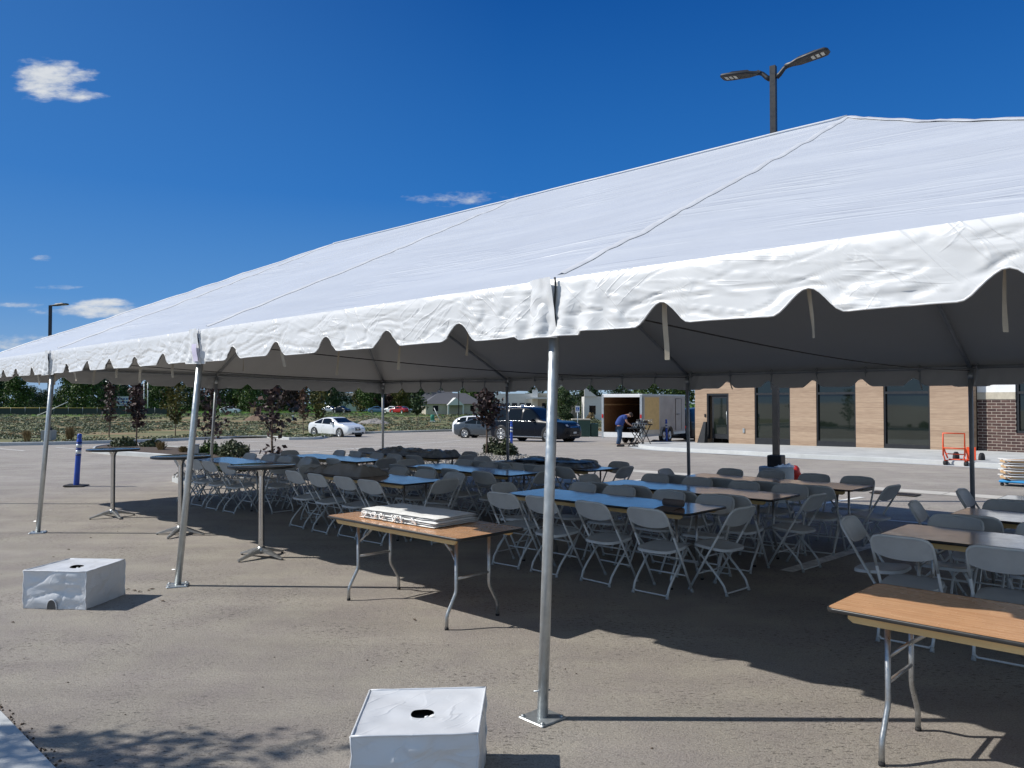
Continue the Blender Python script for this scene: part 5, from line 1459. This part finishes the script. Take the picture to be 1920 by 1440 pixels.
mb = MB(); mb.bbox((0,0,.10),(.62,.56,.05),.03); mb.build('deck', pm('bright_blue_plastic', (.02,.25,.55), .5), dl)
for sx in (-1,1):
    for sy in (-1,1):
        mb = MB(); mb.lathe([(.02,-.015),(.037,-.015),(.037,.015),(.02,.015)], 14, Matrix.Translation((sx*.25,sy*.22,.0375)) @ Matrix.Rotation(math.pi/2,4,'X')); mb.build('wheel', M['black_rubber'], dl)
for k in range(4):
    o = empty('folded_chair', 'folded tan wooden chair, %s in the stack at the right edge' % nlab[k], 'chair', (SP.x+.05+rg.uniform(-.015,.015), SP.y, .127+.115*k), -TH+.45+rg.uniform(-.04,.04), 'stacked tan folded chairs')
    mb = MB(); mb.bbox((.05,0,.050),(.50,.42,.072),.03); mb.build('seat', M['tan'], o)
    mb = MB(); mb.bbox((-.24,0,.050),(.10,.42,.045),.02); mb.build('backrest', M['tan'], o)
    for sy in (-1,1):
        mb = MB(); mb.tube([(-.32,sy*.225,.095),(-.1,sy*.225,.085),(.3,sy*.225,.09)], .013, 6); mb.build('leg', M['white'], o)
        mb = MB(); mb.tube([(-.28,sy*.21,.075),(-.18,sy*.21,.02),(.3,sy*.21,.012)], .011, 6); mb.build('leg', M['white'], o)

# ------------------------------------------------------------------ trees and shrubs
def young_tree(p, H, c0, c1, rw_, leaf, n, seed, label, name='young_tree', sprout=0, group=None, size=.085, stake=False):
    rg = random.Random(seed); o = empty(name, label, 'tree', p, 0, group)
    lean = Vector((rg.uniform(-.15,.15), rg.uniform(-.1,.1), 0))
    tp = [Vector((0,0,0))]; 
    for k in range(1, 9): tp.append(lean*(k/8)**1.5 + Vector((rg.uniform(-.02,.02), rg.uniform(-.02,.02), H*k/8)))
    mb = MB(); mb.tube(tp, [.032*(1-.8*k/8)+.006 for k in range(9)], 7); mb.build('trunk', M['bark'], o)
    mb = MB(); mbl = MB(); nb = 15
    for b in range(nb):
        f = b/(nb-1); z = c0+(c1-c0)*f*.86; base = lean*(z/H)**1.5+Vector((0,0,z))
        a = b*2.4+rg.uniform(-.5,.5); prof = math.sin(math.pi*min(1,.14+f*.80))**.7; r = rw_*prof*rg.uniform(.5,1.25)
        tip = base + Vector((math.cos(a)*r, math.sin(a)*r, (c1-c0)*rg.uniform(.06,.20)))
        midp = base.lerp(tip, .5)+Vector((0,0,-.03)); mb.tube([base, midp, tip], [.012,.008,.004], 5)
        for _ in range(n//nb):
            t_ = rg.uniform(.15,1.1); c = base.lerp(tip, t_) + Vector((rg.gauss(0,.09), rg.gauss(0,.09), rg.gauss(0,.10)))*(1.0+rw_*.3)
            mbl.leaf(c, size, rg, .3)
    for _ in range(n//8): mbl.leaf(Vector((lean.x+rg.gauss(0,.10), rg.gauss(0,.10), H-rg.uniform(-.1,.4))), size, rg)
    for _ in range(sprout): mbl.leaf(Vector((rg.gauss(0,.13), rg.gauss(0,.13), c0*.42+rg.gauss(0,.10))), size, rg)
    mb.build('branches', M['bark'], o); mbl.build('crown', leaf, o)
    if stake:
        mb = MB(); mb.tube([(.12,0,0),(.13,0,c0*1.02)], .025, 6); mb.build('stake', M['paletrunk'], o)
    return o
YT = [ (205,827,792,715,15,'lf_purple',260,'slim sparse purple young tree, just left of the dense purple one',0),
       (256,840,797,716,17,'lf_purple',520,'slim young tree with dense dark purple crown rising from the left planting island',0),
       (329,822,793,712,28,'lf_olive',700,'young tree with yellow green autumn crown left of the second tent pole',0),
       (398,846,822,715,32,'lf_purple',330,'young purple tree with a wide ragged crown right of the second tent pole',0),
       (511,874,812,712,33,'lf_purple',300,'tall thin young purple tree with a leafy sprout low on its trunk',45),
       (569,817,787,722,14,'lf_red',200,'small rusty brown young tree left of the white sedan',0),
       (597,813,785,722,17,'lf_olive',500,'small olive young tree just behind the white sedan',0),
       (782,808,777,731,14,'lf_dark',650,'small dark rounded young tree alone at the edge of the field',0),
       (912,859,798,727,29,'lf_purple',520,'young purple leaved tree in the gravel in front of the dark grey sedan',0)]
for i, (px, py, c0, c1, hw_, lf, n, lab, spr) in enumerate(YT):
    p = G(px, py); D = p.y; k = D/FPX
    H_ = (py-c1)*k; young_tree(p, H_, (py-c0)*k, H_*.98, hw_*k*1.0, M[lf], n, 40+i, lab, sprout=spr, size=.05+.0013*D, stake=(i in (7,)))
def shrub(p, r, h, leaf, n, seed, label, name='shrub', size=.035, group=None, spiky=False):
    rg = random.Random(seed); o = empty(name, label, 'shrub' if name == 'shrub' else 'grass clump', p, 0, group)
    mb = MB(); mt = MB()
    for k in range(9):
        a = rg.uniform(0,6.28); q = Vector((math.cos(a)*r*.5, math.sin(a)*r*.5, h*.6)); mt.tube([(0,0,0), q*.6, q], [.01,.007,.003], 4)
    mt.build('stems', M['bark'], o)
    if spiky:
        for _ in range(n):
            a = rg.uniform(0,6.28); l = h*rg.uniform(.5,1.15); out = r*rg.uniform(.1,1); bx, by = rg.gauss(0,r*.18), rg.gauss(0,r*.18)
            b = Vector((bx,by,0)); t_ = Vector((bx+math.cos(a)*out, by+math.sin(a)*out, l)); s_ = Vector((-math.sin(a), math.cos(a), 0))*size*.22
            m_ = b.lerp(t_, .55)+Vector((0,0,l*.12)); mb.add([b-s_, b+s_, m_+s_*.8, t_, m_-s_*.8], [(0,1,2,3,4)])
    else:
        for _ in range(n):
            u = Vector((rg.gauss(0,1), rg.gauss(0,1), abs(rg.gauss(0,1)))).normalized()*rg.uniform(.55,1.05)
            k = 1+.30*mnoise.noise(Vector((u.x*2+seed, u.y*2, u.z*2)))
            mb.leaf(Vector((u.x*r*k, u.y*r*k, .03+u.z*h*k)), size, rg, .4)
    mb.build('foliage', M[leaf], o); return o
SH = [(232,843,24,17,'lf_shrub',1000,'low dark spreading shrub at the foot of the dense purple tree'),(284,844,20,13,'lf_shrub',800,'small rounded green shrub at the right end of the left island bed'),
      (392,858,21,22,'lf_green',900,'bright green shrub right of the second tent pole'),(436,862,30,28,'lf_shrub',1500,'broad grey green shrub behind the far left table'),
      (440,893,34,22,'lf_dark',1200,'dark green shrub seen beneath the far left table'),(923,858,17,27,'lf_shrub',1000,'left of two bushy shrubs at the foot of the purple tree in gravel'),
      (949,862,21,28,'lf_shrub',1200,'right of two bushy shrubs, in front of the blue post'),(588,885,12,14,'lf_dry',300,'small dry brown shrub glimpsed between the chairs at left'),
      (1092,806,16,13,'lf_shrub',600,'low olive shrub left of the trailer'),(1115,800,14,12,'lf_sage',500,'pale sage shrub close to the trailer rear'),(1122,786,10,12,'lf_red',400,'reddish shrub just left of the trailer'),
      (1108,792,9,16,'lf_dry',400,'golden brown shrub right of the green utility box'),
      (540,820,9,4,'lf_green',300,'bright green low shrub left of the white sedan bumper'),(580,822,10,5,'lf_green',300,'bright green low shrub at the rear of the white sedan')]
for i, (px, py, rw_, hh, lf, n, lab) in enumerate(SH):
    p = G(px, py); k = p.y/FPX; shrub(p+Vector((0,0,.11)), rw_*k, hh*k, lf, n, 70+i, lab, size=.022+.0009*p.y)
GRS = [(50,834,8,22,'dry golden grass clump left of the concrete lamp base'),(131,831,9,26,'dry golden grass clump between the concrete lamp base and the blue post'),(302,851,10,17,'dry grass clump in the left island bed'),(343,855,9,12,'short dry grass clump near the second tent pole'),
       (1051,783,10,13,'golden ornamental grass left of the green utility box')]
for i, (px, py, rw_, hh, lab) in enumerate(GRS):
    p = G(px, py); k = p.y/FPX; shrub(p+Vector((0,0,.10)), rw_*k, hh*k, 'lf_dry', 260, 90+i, lab, 'grass_clump', size=.10, spiky=True)
# planter pot like dark box by the second pole
p = G(364,860); o = empty('utility_box', 'squat dark grey box beside the green shrub near the second tent pole', 'utility box', (p.x,p.y,.10), .3); mb = MB(); mb.bbox((0,0,.17),(.28,.28,.34),.02); mb.build('body', M['old_concrete'], o); mb = MB(); mb.bbox((0,0,.35),(.31,.31,.03),.02); mb.build('lid', M['alu_dark'], o)

# sage and dry scrub over the field: nobody could count it
mb = MB(); rg = random.Random(77); n_ = 0
mbd = MB()
while n_ < 6500:
    D = 34*(1+5.2*rg.random()**1.6); px = rg.uniform(-120, 1340); X = (px-960)/FPX*D
    k = interp([(q.x/q.y, q.y) for q in edge], X/D)
    if D < k+.6: continue
    dens = mnoise.noise(Vector((X*.09, D*.05, 0)))+.35*mnoise.noise(Vector((X*.5, D*.2, 3)))
    if dens < -.22: 
        if rg.random() > .04: continue
    n_ += 1; z = gz(D)+.10; r = rg.uniform(.22,.62); h = r*rg.uniform(.20,.42)
    tgt = mbd if rg.random() < .10 else mb
    for _ in range(26):
        a = rg.uniform(0,6.28); q = math.sqrt(rg.random()); tgt.leaf(Vector((X+math.cos(a)*r*q, D+math.sin(a)*r*q, z+h*(1-q*q)*rg.uniform(.3,1.0))), .035+D*.0007, rg, 1.2)
tag(mb.build('scrub', M['lf_sage']), 'grey green sage scrub spread over the open field', 'scrub', kind='stuff')
tag(mbd.build('dry_scrub', M['lf_dry']), 'straw coloured dry weeds among the field scrub', 'dry weeds', kind='stuff')
# dirt heaps with rubble
def heap(px, py, w_, h_, lab, m, seed):
    p = G(px, py); k = p.y/FPX; mb = MB(); mb.grid(lambda u, v: Vector(((u-.5)*2*w_*k, (v-.5)*3, -.05+h_*k*max(0, math.sin(math.pi*u)*math.sin(math.pi*v))*(1+.6*mnoise.noise(Vector((u*6, v*5, seed)))))), 26, 14)
    o = mb.build('dirt_heap', m, None, p+Vector((0,0,.1))); tag(o, lab, 'dirt heap')
heap(487,790,30,12,'low brown heap of dirt with weeds in the field left of the purple tree', pm('brown_earth', (.19,.13,.09), .95, var=.3, bmp=.8, bscale=6, bdist=.1), 1)
heap(700,796,34,9,'low grey heap of rubble just right of the white sedan', pm('grey_rubble', (.27,.25,.23), .95, var=.5, vscale=5, bmp=1, bscale=5, bdist=.15), 2)

# ------------------------------------------------------------------ far side of the field
tprot = []
def far_tree(seed, leaf, w_, h_, n=4200, low=.02):
    rg = random.Random(seed); o = empty('tree', 'x', 'tree'); mb = MB(); mb.tube([(0,0,0),(rg.uniform(-.1,.1),0,h_*.35),(rg.uniform(-.3,.3),0,h_*.7)], [.22,.17,.08], 7); mb.build('trunk', M['bark'], o)
    mb = MB(); cl = []
    for k in range(24):
        f = rg.random(); z = h_*(low+.10+(1-low-.16)*f); r = w_*math.sin(math.pi*min(.97,.22+f*.72))**.8*rg.uniform(.25,.85); a = rg.uniform(0,6.28)
        cl.append((Vector((math.cos(a)*r, math.sin(a)*r, z)), w_*rg.uniform(.28,.52)))
    for _ in range(n):
        c, r = rg.choice(cl); u = Vector((rg.gauss(0,1), rg.gauss(0,1), rg.gauss(0,.8))).normalized()*r*rg.uniform(.6,1.05)
        mb.leaf(c+u, .24, rg, .3)
    mb.build('crown', M[leaf], o); return snapshot(o)
protos = [far_tree(1,'lf_green',4.2,9.5), far_tree(2,'lf_dark',4.5,10), far_tree(3,'lf_green',3.4,8.2), far_tree(4,'lf_olive',3.2,7.5), far_tree(5,'lf_dark',3.0,11), far_tree(6,'lf_purple',3.0,7)]
uset = set()
def tree_at(px, D, k, sc, lab, rot=0, sx=1.0):
    t = protos[k]
    if k in uset: o = copy_tree(None, None, t)
    else: o = t[0]; uset.add(k)
    p = at_depth(px, D); o.location = p; o.scale = (sc*sx, sc*sx, sc); o.rotation_euler = (0,0,rot); o['label'] = lab; o['group'] = 'trees beyond the field'; o.name = 'tree'
    return o
FT = [(-40,200,1,1.3),(8,205,2,1.28),(30,195,0,.95),(62,250,1,.80),(85,255,1,.72),(112,262,4,.62),(137,205,0,1.1),(158,200,0,1.2),(185,215,1,1.15),(205,232,2,1.2),(226,262,1,1.05),(252,262,4,.95),(284,250,1,1.15),(306,240,2,1.2),
      (352,262,1,1.1),(380,255,4,1.0),(420,250,1,1.15),(452,252,3,1.2),(468,225,0,1.05),(498,245,1,1.1),(522,255,2,1.2),(545,240,5,1.3),(562,260,4,.95),(592,245,1,1.1),(620,222,4,.85),(634,250,1,.95),
      (676,235,3,1.0),(694,228,0,.92),(712,232,5,1.0),(735,240,5,.9),(752,228,3,1.05),(768,235,0,.95),(800,238,1,1.0),(815,255,4,.85),(842,270,4,1.15),(872,214,2,.85),(890,210,0,.92),(905,225,1,.95),(1003,190,4,.95),
      (1053,118,0,.50),(1105,122,1,.62),(1118,160,4,.8),(1166,150,1,.68),(1225,140,0,.85),(1275,150,2,.95),(1062,112,4,.42)]
klab = {0:'broad mid green tree',1:'dense dark green tree',2:'rounded green tree',3:'yellowish autumn tree',4:'narrow dark evergreen tree',5:'dull purple leaved tree'}
frg = random.Random(9)
def where(px):
    for a, s in ((100,'left of the lamp post'),(200,'left of the scoreboard'),(300,'around the scoreboard'),(420,'between the second pole and the tall purple tree'),(545,'behind the tall purple tree'),
                 (640,'above the white sedan'),(730,'left of the rear corner tent pole'),(800,'above the lone dark young tree'),(930,'around the gabled house'),(1040,'by the white commercial building'),(1130,'by the green utility box'),(1300,'behind the trailer')):
        if px < a: return s
    return 'at the right'
mb = MB(); rg = random.Random(51)
for k in range(15000):
    px = rg.uniform(-260, 930) if rg.random() < .88 else rg.uniform(1040, 1420); D = 285+rg.uniform(-8,8); top_ = 5.0+2.6*mnoise.noise(Vector((px*.012, 0, 1)))+1.6*mnoise.noise(Vector((px*.05, 3, 1)))
    mb.leaf(Vector(((px-960)/FPX*D, D, gz(D)+top_*rg.random()**.8)), .55, rg, .3)
tag(mb.build('wood', M['lf_dark']), 'dark distant belt of trees along the horizon', 'wood', kind='stuff')
cntr = {}
labs = []
for (px, D, k, sc) in FT:
    labs.append((klab[k], where(px)))
tot = {l: labs.count(l) for l in labs}; seen = {}
for (px, D, k, sc), l in zip(FT, labs):
    seen[l] = seen.get(l, 0)+1
    s_ = '%s beyond the field, %s' % l
    if tot[l] > 1: s_ += ', %s from the left' % ['first','second','third','fourth','fifth'][seen[l]-1]
    tree_at(px, D, k, sc, s_, frg.uniform(0,6), frg.uniform(.9,1.15))
# chain link fence with yellow cap
D0 = 178
fe = empty('chain_link_fence', 'long dark chain link ball field fence with a yellow top cap', 'fence')
def fx(px): return (px-960)/FPX*D0
x0, x1 = fx(-60), fx(318); zf = gz(D0)
mb = MB(); mb.add([(x0,D0,zf),(x1,D0,zf),(x1,D0,zf+1.55),(x0,D0,zf+1.55)], [(0,1,2,3)]); mb.build('mesh_panel', M['fence'], fe)
mb = MB(); mb.tube([(x0,D0-.05,zf+1.6),((x0+fx(140))/2,D0-.05,zf+1.6),(fx(205),D0-.05,zf+1.6)], .075, 6); mb.build('yellow_cap', M['yellowcap'], fe)
for k in range(15):
    x = x0+(x1-x0)*k/14; mb = MB(); mb.tube([(x,D0-.08,zf),(x,D0-.08,zf+1.7)], .06, 6); mb.build('post', M['alu_dark'], fe)
# scoreboard
sc_ = at_depth(233, 215); o = empty('scoreboard', 'white ball field scoreboard with dark blue number panels on two posts', 'scoreboard', sc_)
mb = MB(); mb.box(-2.0,-.15,2.0,2.0,.15,4.6); mb.build('board', M['white'], o)
for r in range(2):
    for k in range(5):
        mb = MB(); mb.box(-1.7+k*.75,-.20,2.85+r*.85,-1.2+k*.75,-.151,3.25+r*.85); mb.build('number_panel', M['signblue'], o)
mb = MB(); mb.box(-.9,-.2,2.2,.9,-.151,2.4); mb.build('name_strip', M['signblue'], o)
for x in (-1.5,1.5): mb = MB(); mb.tube([(x,0,0),(x,0,2.0)], .10, 8); mb.build('post', M['alu_dark'], o)
for px, D, h_, lab in ((207,190,8,'curved top pale light pole left of the scoreboard'),(270,190,8,'left of two slim white poles right of the scoreboard'),(277,186,8.4,'right of two slim white poles right of the scoreboard')):
    p = at_depth(px, D); o = empty('light_pole', lab, 'pole', p); mb = MB(); pts = [(0,0,0),(0,0,h_)]
    if px == 207: pts = [(0,0,0),(0,0,h_-1),(-.3,0,h_-.3),(-1.2,0,h_)]
    mb.tube(pts, .11, 8); mb.build('pole', M['white'], o)
# houses and commercial buildings
def gable(px, D, w_, h_, roof, lab, wall='beige', dp=7):
    p = at_depth(px, D); o = empty('house', lab, 'house', p, .25)
    mb = MB(); mb.box(-w_/2,0,0,w_/2,dp,h_); mb.build('wall', M[wall], o)
    mb = MB(); e = .5; a = [(-w_/2-e,-e,h_-.1),(w_/2+e,-e,h_-.1),(w_/2+e,dp+e,h_-.1),(-w_/2-e,dp+e,h_-.1),(-w_/4,dp/2,h_+roof),(w_/4,dp/2,h_+roof)]
    mb.add(a, [(0,1,5,4),(1,2,5),(2,3,4,5),(3,0,4),(3,2,1,0)]); mb.build('roof', M['roofing'], o)
    mb = MB(); mb.add([(-1.9,-2.0,h_*.86),(1.9,-2.0,h_*.86),(0,-2.0,h_+roof*.55),(-1.9,1.5,h_*.86),(1.9,1.5,h_*.86),(0,1.5,h_+roof*.55)], [(0,1,2),(0,2,5,3),(1,4,5,2)]); mb.build('porch_gable', M['stucco'], o)
    for x in (-1.7,1.7): mb = MB(); mb.box(x-.15,-1.9,0,x+.15,-1.6,h_*.86); mb.build('porch_column', M['stucco'], o)
    for x in (-w_*.33,w_*.33): mb = MB(); mb.box(x-.6,-.04,.9,x+.6,-.002,2.1); mb.build('window', M['carglass'], o)
gable(852,178,13,2.6,2.4,'single storey house with a pale porch gable and grey hip roof')
gable(826,232,13,3.6,3.0,'larger grey roofed house behind the lone young tree')
gable(735,246,11,3.6,2.6,'grey roofed house half hidden by the trees, left of the rear corner pole')
p = at_depth(655, 262); o = empty('hall', 'distant cream flat roofed building above the white sedan', 'building', p)
mb = MB(); mb.box(-4.5,0,0,4.5,9,5.2); mb.build('wall', M['stucco'], o); mb = MB(); mb.box(-3.6,2,5.2,1.5,8,6.3); mb.build('upper_floor', M['beige'], o)
for x in (-3.2,-1.2,.9,3): mb = MB(); mb.box(x-.6,-.05,3.4,x+.6,-.002,4.3); mb.build('window', M['carglass'], o)
p = at_depth(975, 128); o = empty('commercial_building', 'white flat topped commercial building behind the SUV with dark windows and an awning', 'building', p, -.04)
mb = MB(); mb.box(-4.0,0,0,2.0,10,4.15); mb.build('wall', M['stucco'], o)
mb = MB(); mb.box(2.0,-.4,0,2.9,10,4.75); mb.build('corner_pier', M['stucco'], o)
mb = MB(); mb.box(2.9,.2,0,7.2,10,4.2); mb.build('entrance_wall', M['beige'], o)
mb = MB(); mb.add([(6.2,-.3,0),(8.6,-.3,0),(8.6,-.3,3.4),(7.4,-.3,5.2),(6.7,-.3,5.5),(6.2,-.3,5.5),(6.2,3,0),(8.6,3,0),(8.6,3,3.4),(7.4,3,5.2),(6.7,3,5.5),(6.2,3,5.5)], [(0,1,2,3,4,5),(11,10,9,8,7,6)]+[(i,i+6,(i+1)%6+6,(i+1)%6) for i in range(6)]); mb.build('curved_pier', M['beige'], o)
mb = MB(); mb.box(8.6,.6,0,12.6,9,3.9); mb.build('side_wing', M['beige'], o)
mb = MB(); mb.box(1.0,-1.8,3.3,6.2,-.41,3.5); mb.build('awning', M['white'], o)
for x in (-3.4,-2.1,-.9,.35,1.4): mb = MB(); mb.box(x-.42,-.04,1.1,x+.42,-.002,2.6); mb.build('window', M['carglass'], o)
mb = MB(); mb.box(3.6,.16,.1,5.4,.199,2.6); mb.build('door', M['carglass'], o)
mb = MB(); mb.box(9.4,.55,1.0,10.4,.599,2.4); mb.build('window', M['carglass'], o)
p = at_depth(1143, 112); o = empty('commercial_building', 'white rendered building just left of and behind the trailer', 'building', p, -.04)
mb = MB(); mb.box(-3.6,0,0,7,8,3.5); mb.build('wall', M['stucco'], o); mb = MB(); mb.add([(-3.6,-.2,3.5),(-1.8,-.2,3.5),(-3.6,-.2,4.9),(-3.6,.4,3.5),(-1.8,.4,3.5),(-3.6,.4,4.9)],[(0,1,2),(5,4,3),(0,3,4,1),(1,4,5,2),(2,5,3,0)]); mb.build('sloped_parapet', M['stucco'], o)
mb = MB(); mb.box(-2.9,-.04,.9,-2.0,-.002,2.2); mb.build('window', M['carglass'], o)
# far parked cars
CS = [(432,205,'car_white',1.15,'white van far beyond the field, right of the second tent pole'),(560,212,'car_black','','dark car far across the field near the tall purple tree'),(620,214,'car_silver','','silver pickup far across the field above the white sedan roof'),(641,208,'car_black','','dark car beside the distant silver one above the sedan'),
      (708,215,'car_blue','','pale blue car far across the field left of the corner pole'),(735,214,'car_white','','white car far away just right of the corner pole'),(748,210,'car_red','','bright red car far across the field'),(757,216,'car_silver','','small silver car right of the bright red one'),
      (806,214,'car_red','','dark red car behind the small white sign'),(830,205,'car_silver','','silver car parked left of the porch house'),(842,202,'car_blue','','bluish car in front of the porch house'),(878,200,'car_silver','','silver car right of the porch house'),(897,198,'car_white','','white car right of the porch house beneath the green trees'),
      (1112,150,'car_black','','dark blue car glimpsed between the green utility box and the trailer')]
cp = sedan('parked_car', 'x', M['car_silver'], detail=False); cpt = snapshot(cp)
for i, (px, D, pnt, sc, lab) in enumerate(CS):
    c = cp if i == 0 else copy_tree(None, None, cpt); p = at_depth(px, D); c.location = p; c.rotation_euler = (0,0,frg.choice((.35,-.5,2.7,.1))); c['label'] = lab; c['group'] = 'cars parked beyond the field'
    if sc: c.scale = (1.1, 1.1, 1.35)
    for k in c.children:
        if k.name.startswith('body'): k.material_slots[0].link = 'OBJECT'; k.material_slots[0].material = M[pnt]
    for k in c.children:
        if k.name.startswith('mirror'): k.material_slots[0].link = 'OBJECT'; k.material_slots[0].material = M[pnt]
# small field furniture
def boxthing(name, label, cat, p, parts, rz=0):
    o = empty(name, label, cat, p, rz)
    for nm, b, m in parts: mb = MB(); mb.bbox(((b[0]+b[3])/2,(b[1]+b[4])/2,(b[2]+b[5])/2),(b[3]-b[0],b[4]-b[1],b[5]-b[2]),min(.03,(b[3]-b[0])*.2)); mb.build(nm, m, o)
    return o
boxthing('storage_bin', 'pair of tan storage bins against the trees right of the white van', 'storage bin', at_depth(478,186), [('bin',(-.9,-.5,0,-.1,.5,1.6),M['tan']),('bin',(.15,-.5,0,.95,.5,1.6),M['tan'])])
boxthing('utility_marker', 'pale teal utility marker post in the field right of the tall purple tree', 'marker post', G(549,790), [('post',(-.10,-.10,0,.10,.10,.72),pm('pale_teal', (.30,.50,.48), .6)),('cap',(-.12,-.12,.72,.12,.12,.84),M['white'])])
p = G(811,792); o = empty('utility_pedestal', 'small green utility cylinder on a white base in the field', 'utility pedestal', p+Vector((0,0,.1)))
mb = MB(); mb.lathe([(.27,.10),(.27,.85),(.22,.92),(.001,.93)], 18); mb.build('body', M['teal'], o); mb = MB(); mb.bbox((0,0,.05),(.7,.7,.1),.03); mb.build('base', M['white'], o)
o = MB().tube([p+Vector((.15,.4,1.9)), p+Vector((.6,.2,1.0)), p+Vector((1.1,0,.1))], .035, 6).build('leaning_stake', M['white']); tag(o, 'thin white stake leaning beside the green utility cylinder', 'stake')
p = G(70,781); o = MB().tube([p+Vector((0,0,.2)), p+Vector((3.0,0,1.5)), p+Vector((6.0,0,2.9))], .06, 6).build('guy_wire', M['white']); tag(o, 'pale leaning guy wire behind the left lamp post', 'wire')
boxthing('transformer_box', 'dark green electrical transformer cabinet left of the trailer', 'utility box', at_depth(1090,57), [('body',(-.68,-.5,0,.60,.5,1.22),M['greenbox']),('lid',(-.72,-.54,1.22,.64,.54,1.30),M['beige']),('side_cabinet',(.66,-.3,0,1.2,.5,.95),M['greenbox'])])
def sign(px, D, zb, lab, h=.46):
    p = at_depth(px, D); o = empty('parking_sign', lab, 'sign', p)
    mb = MB(); mb.tube([(0,.03,0),(0,.03,zb+h)], .03, 8); mb.build('post', M['alu'], o)
    mb = MB(); mb.bbox((0,0,zb+h/2),(.30,.02,h),.008); b = mb.build('plate', M['white'], o)
    mb = MB(); mb.box(-.115,-.0135,zb+.12,.115,-.0105,zb+.36); mb.build('blue_field', M['signblue'], b)
    mb = MB(); q = lambda x, z: (x, -.0155, zb+.12+z)
    pts = [q(.045*math.cos(a), .075+.045*math.sin(a)) for a in [math.pi*(.75+k/8*1.25) for k in range(9)]]; mb.tube(pts, .008, 4); mb.tube([q(-.01,.17), q(-.005,.10), q(.035,.10), q(.055,.04), q(.075,.045)], .009, 4); mb.tube([q(-.012,.195),q(-.012,.197)], .017, 6); mb.build('wheelchair_symbol', M['white'], b)
sign(980, 62, 1.9, 'blue and white disabled parking sign behind the black SUV roof'); sign(1083, 55.5, 1.75, 'blue and white disabled parking sign on a post left of the trailer')
boxthing('wheel_stop', 'pale concrete wheel stop in front of the right parking sign', 'wheel stop', G(1095,811), [('block',(-.9,-.1,0,.9,.1,.14),M['kerb'])], .2)
boxthing('notice_board', 'small white roadside board among the far parked cars', 'sign', at_depth(815,196), [('board',(-.45,-.05,.6,.45,.05,1.8),M['white']),('post',(-.04,-.04,0,.04,.04,.6),M['white'])])

# a street tree left of the camera whose shadow falls across the near asphalt
o = empty('street_tree', 'leafy street tree standing left of the camera, casting dappled shade on the asphalt', 'tree', (-7.2, 4.6, 0))
rg = random.Random(15); mb = MB(); mb.tube([(0,0,0),(.05,0,1.5),(.0,-.2,4.2)], [.10,.08,.03], 8); mb.build('trunk', M['bark'], o)
mb = MB()
for k in range(46):
    c = Vector((rg.gauss(.5,1.0), rg.uniform(-1.5,-.2), rg.uniform(3.0,4.9))); n_ = rg.choice((30, 60, 90))
    for _ in range(n_): mb.leaf(c+Vector((rg.gauss(0,.28), rg.gauss(0,.06), rg.gauss(0,.16))), .045, rg)
mb.build('crown', M['lf_green'], o)
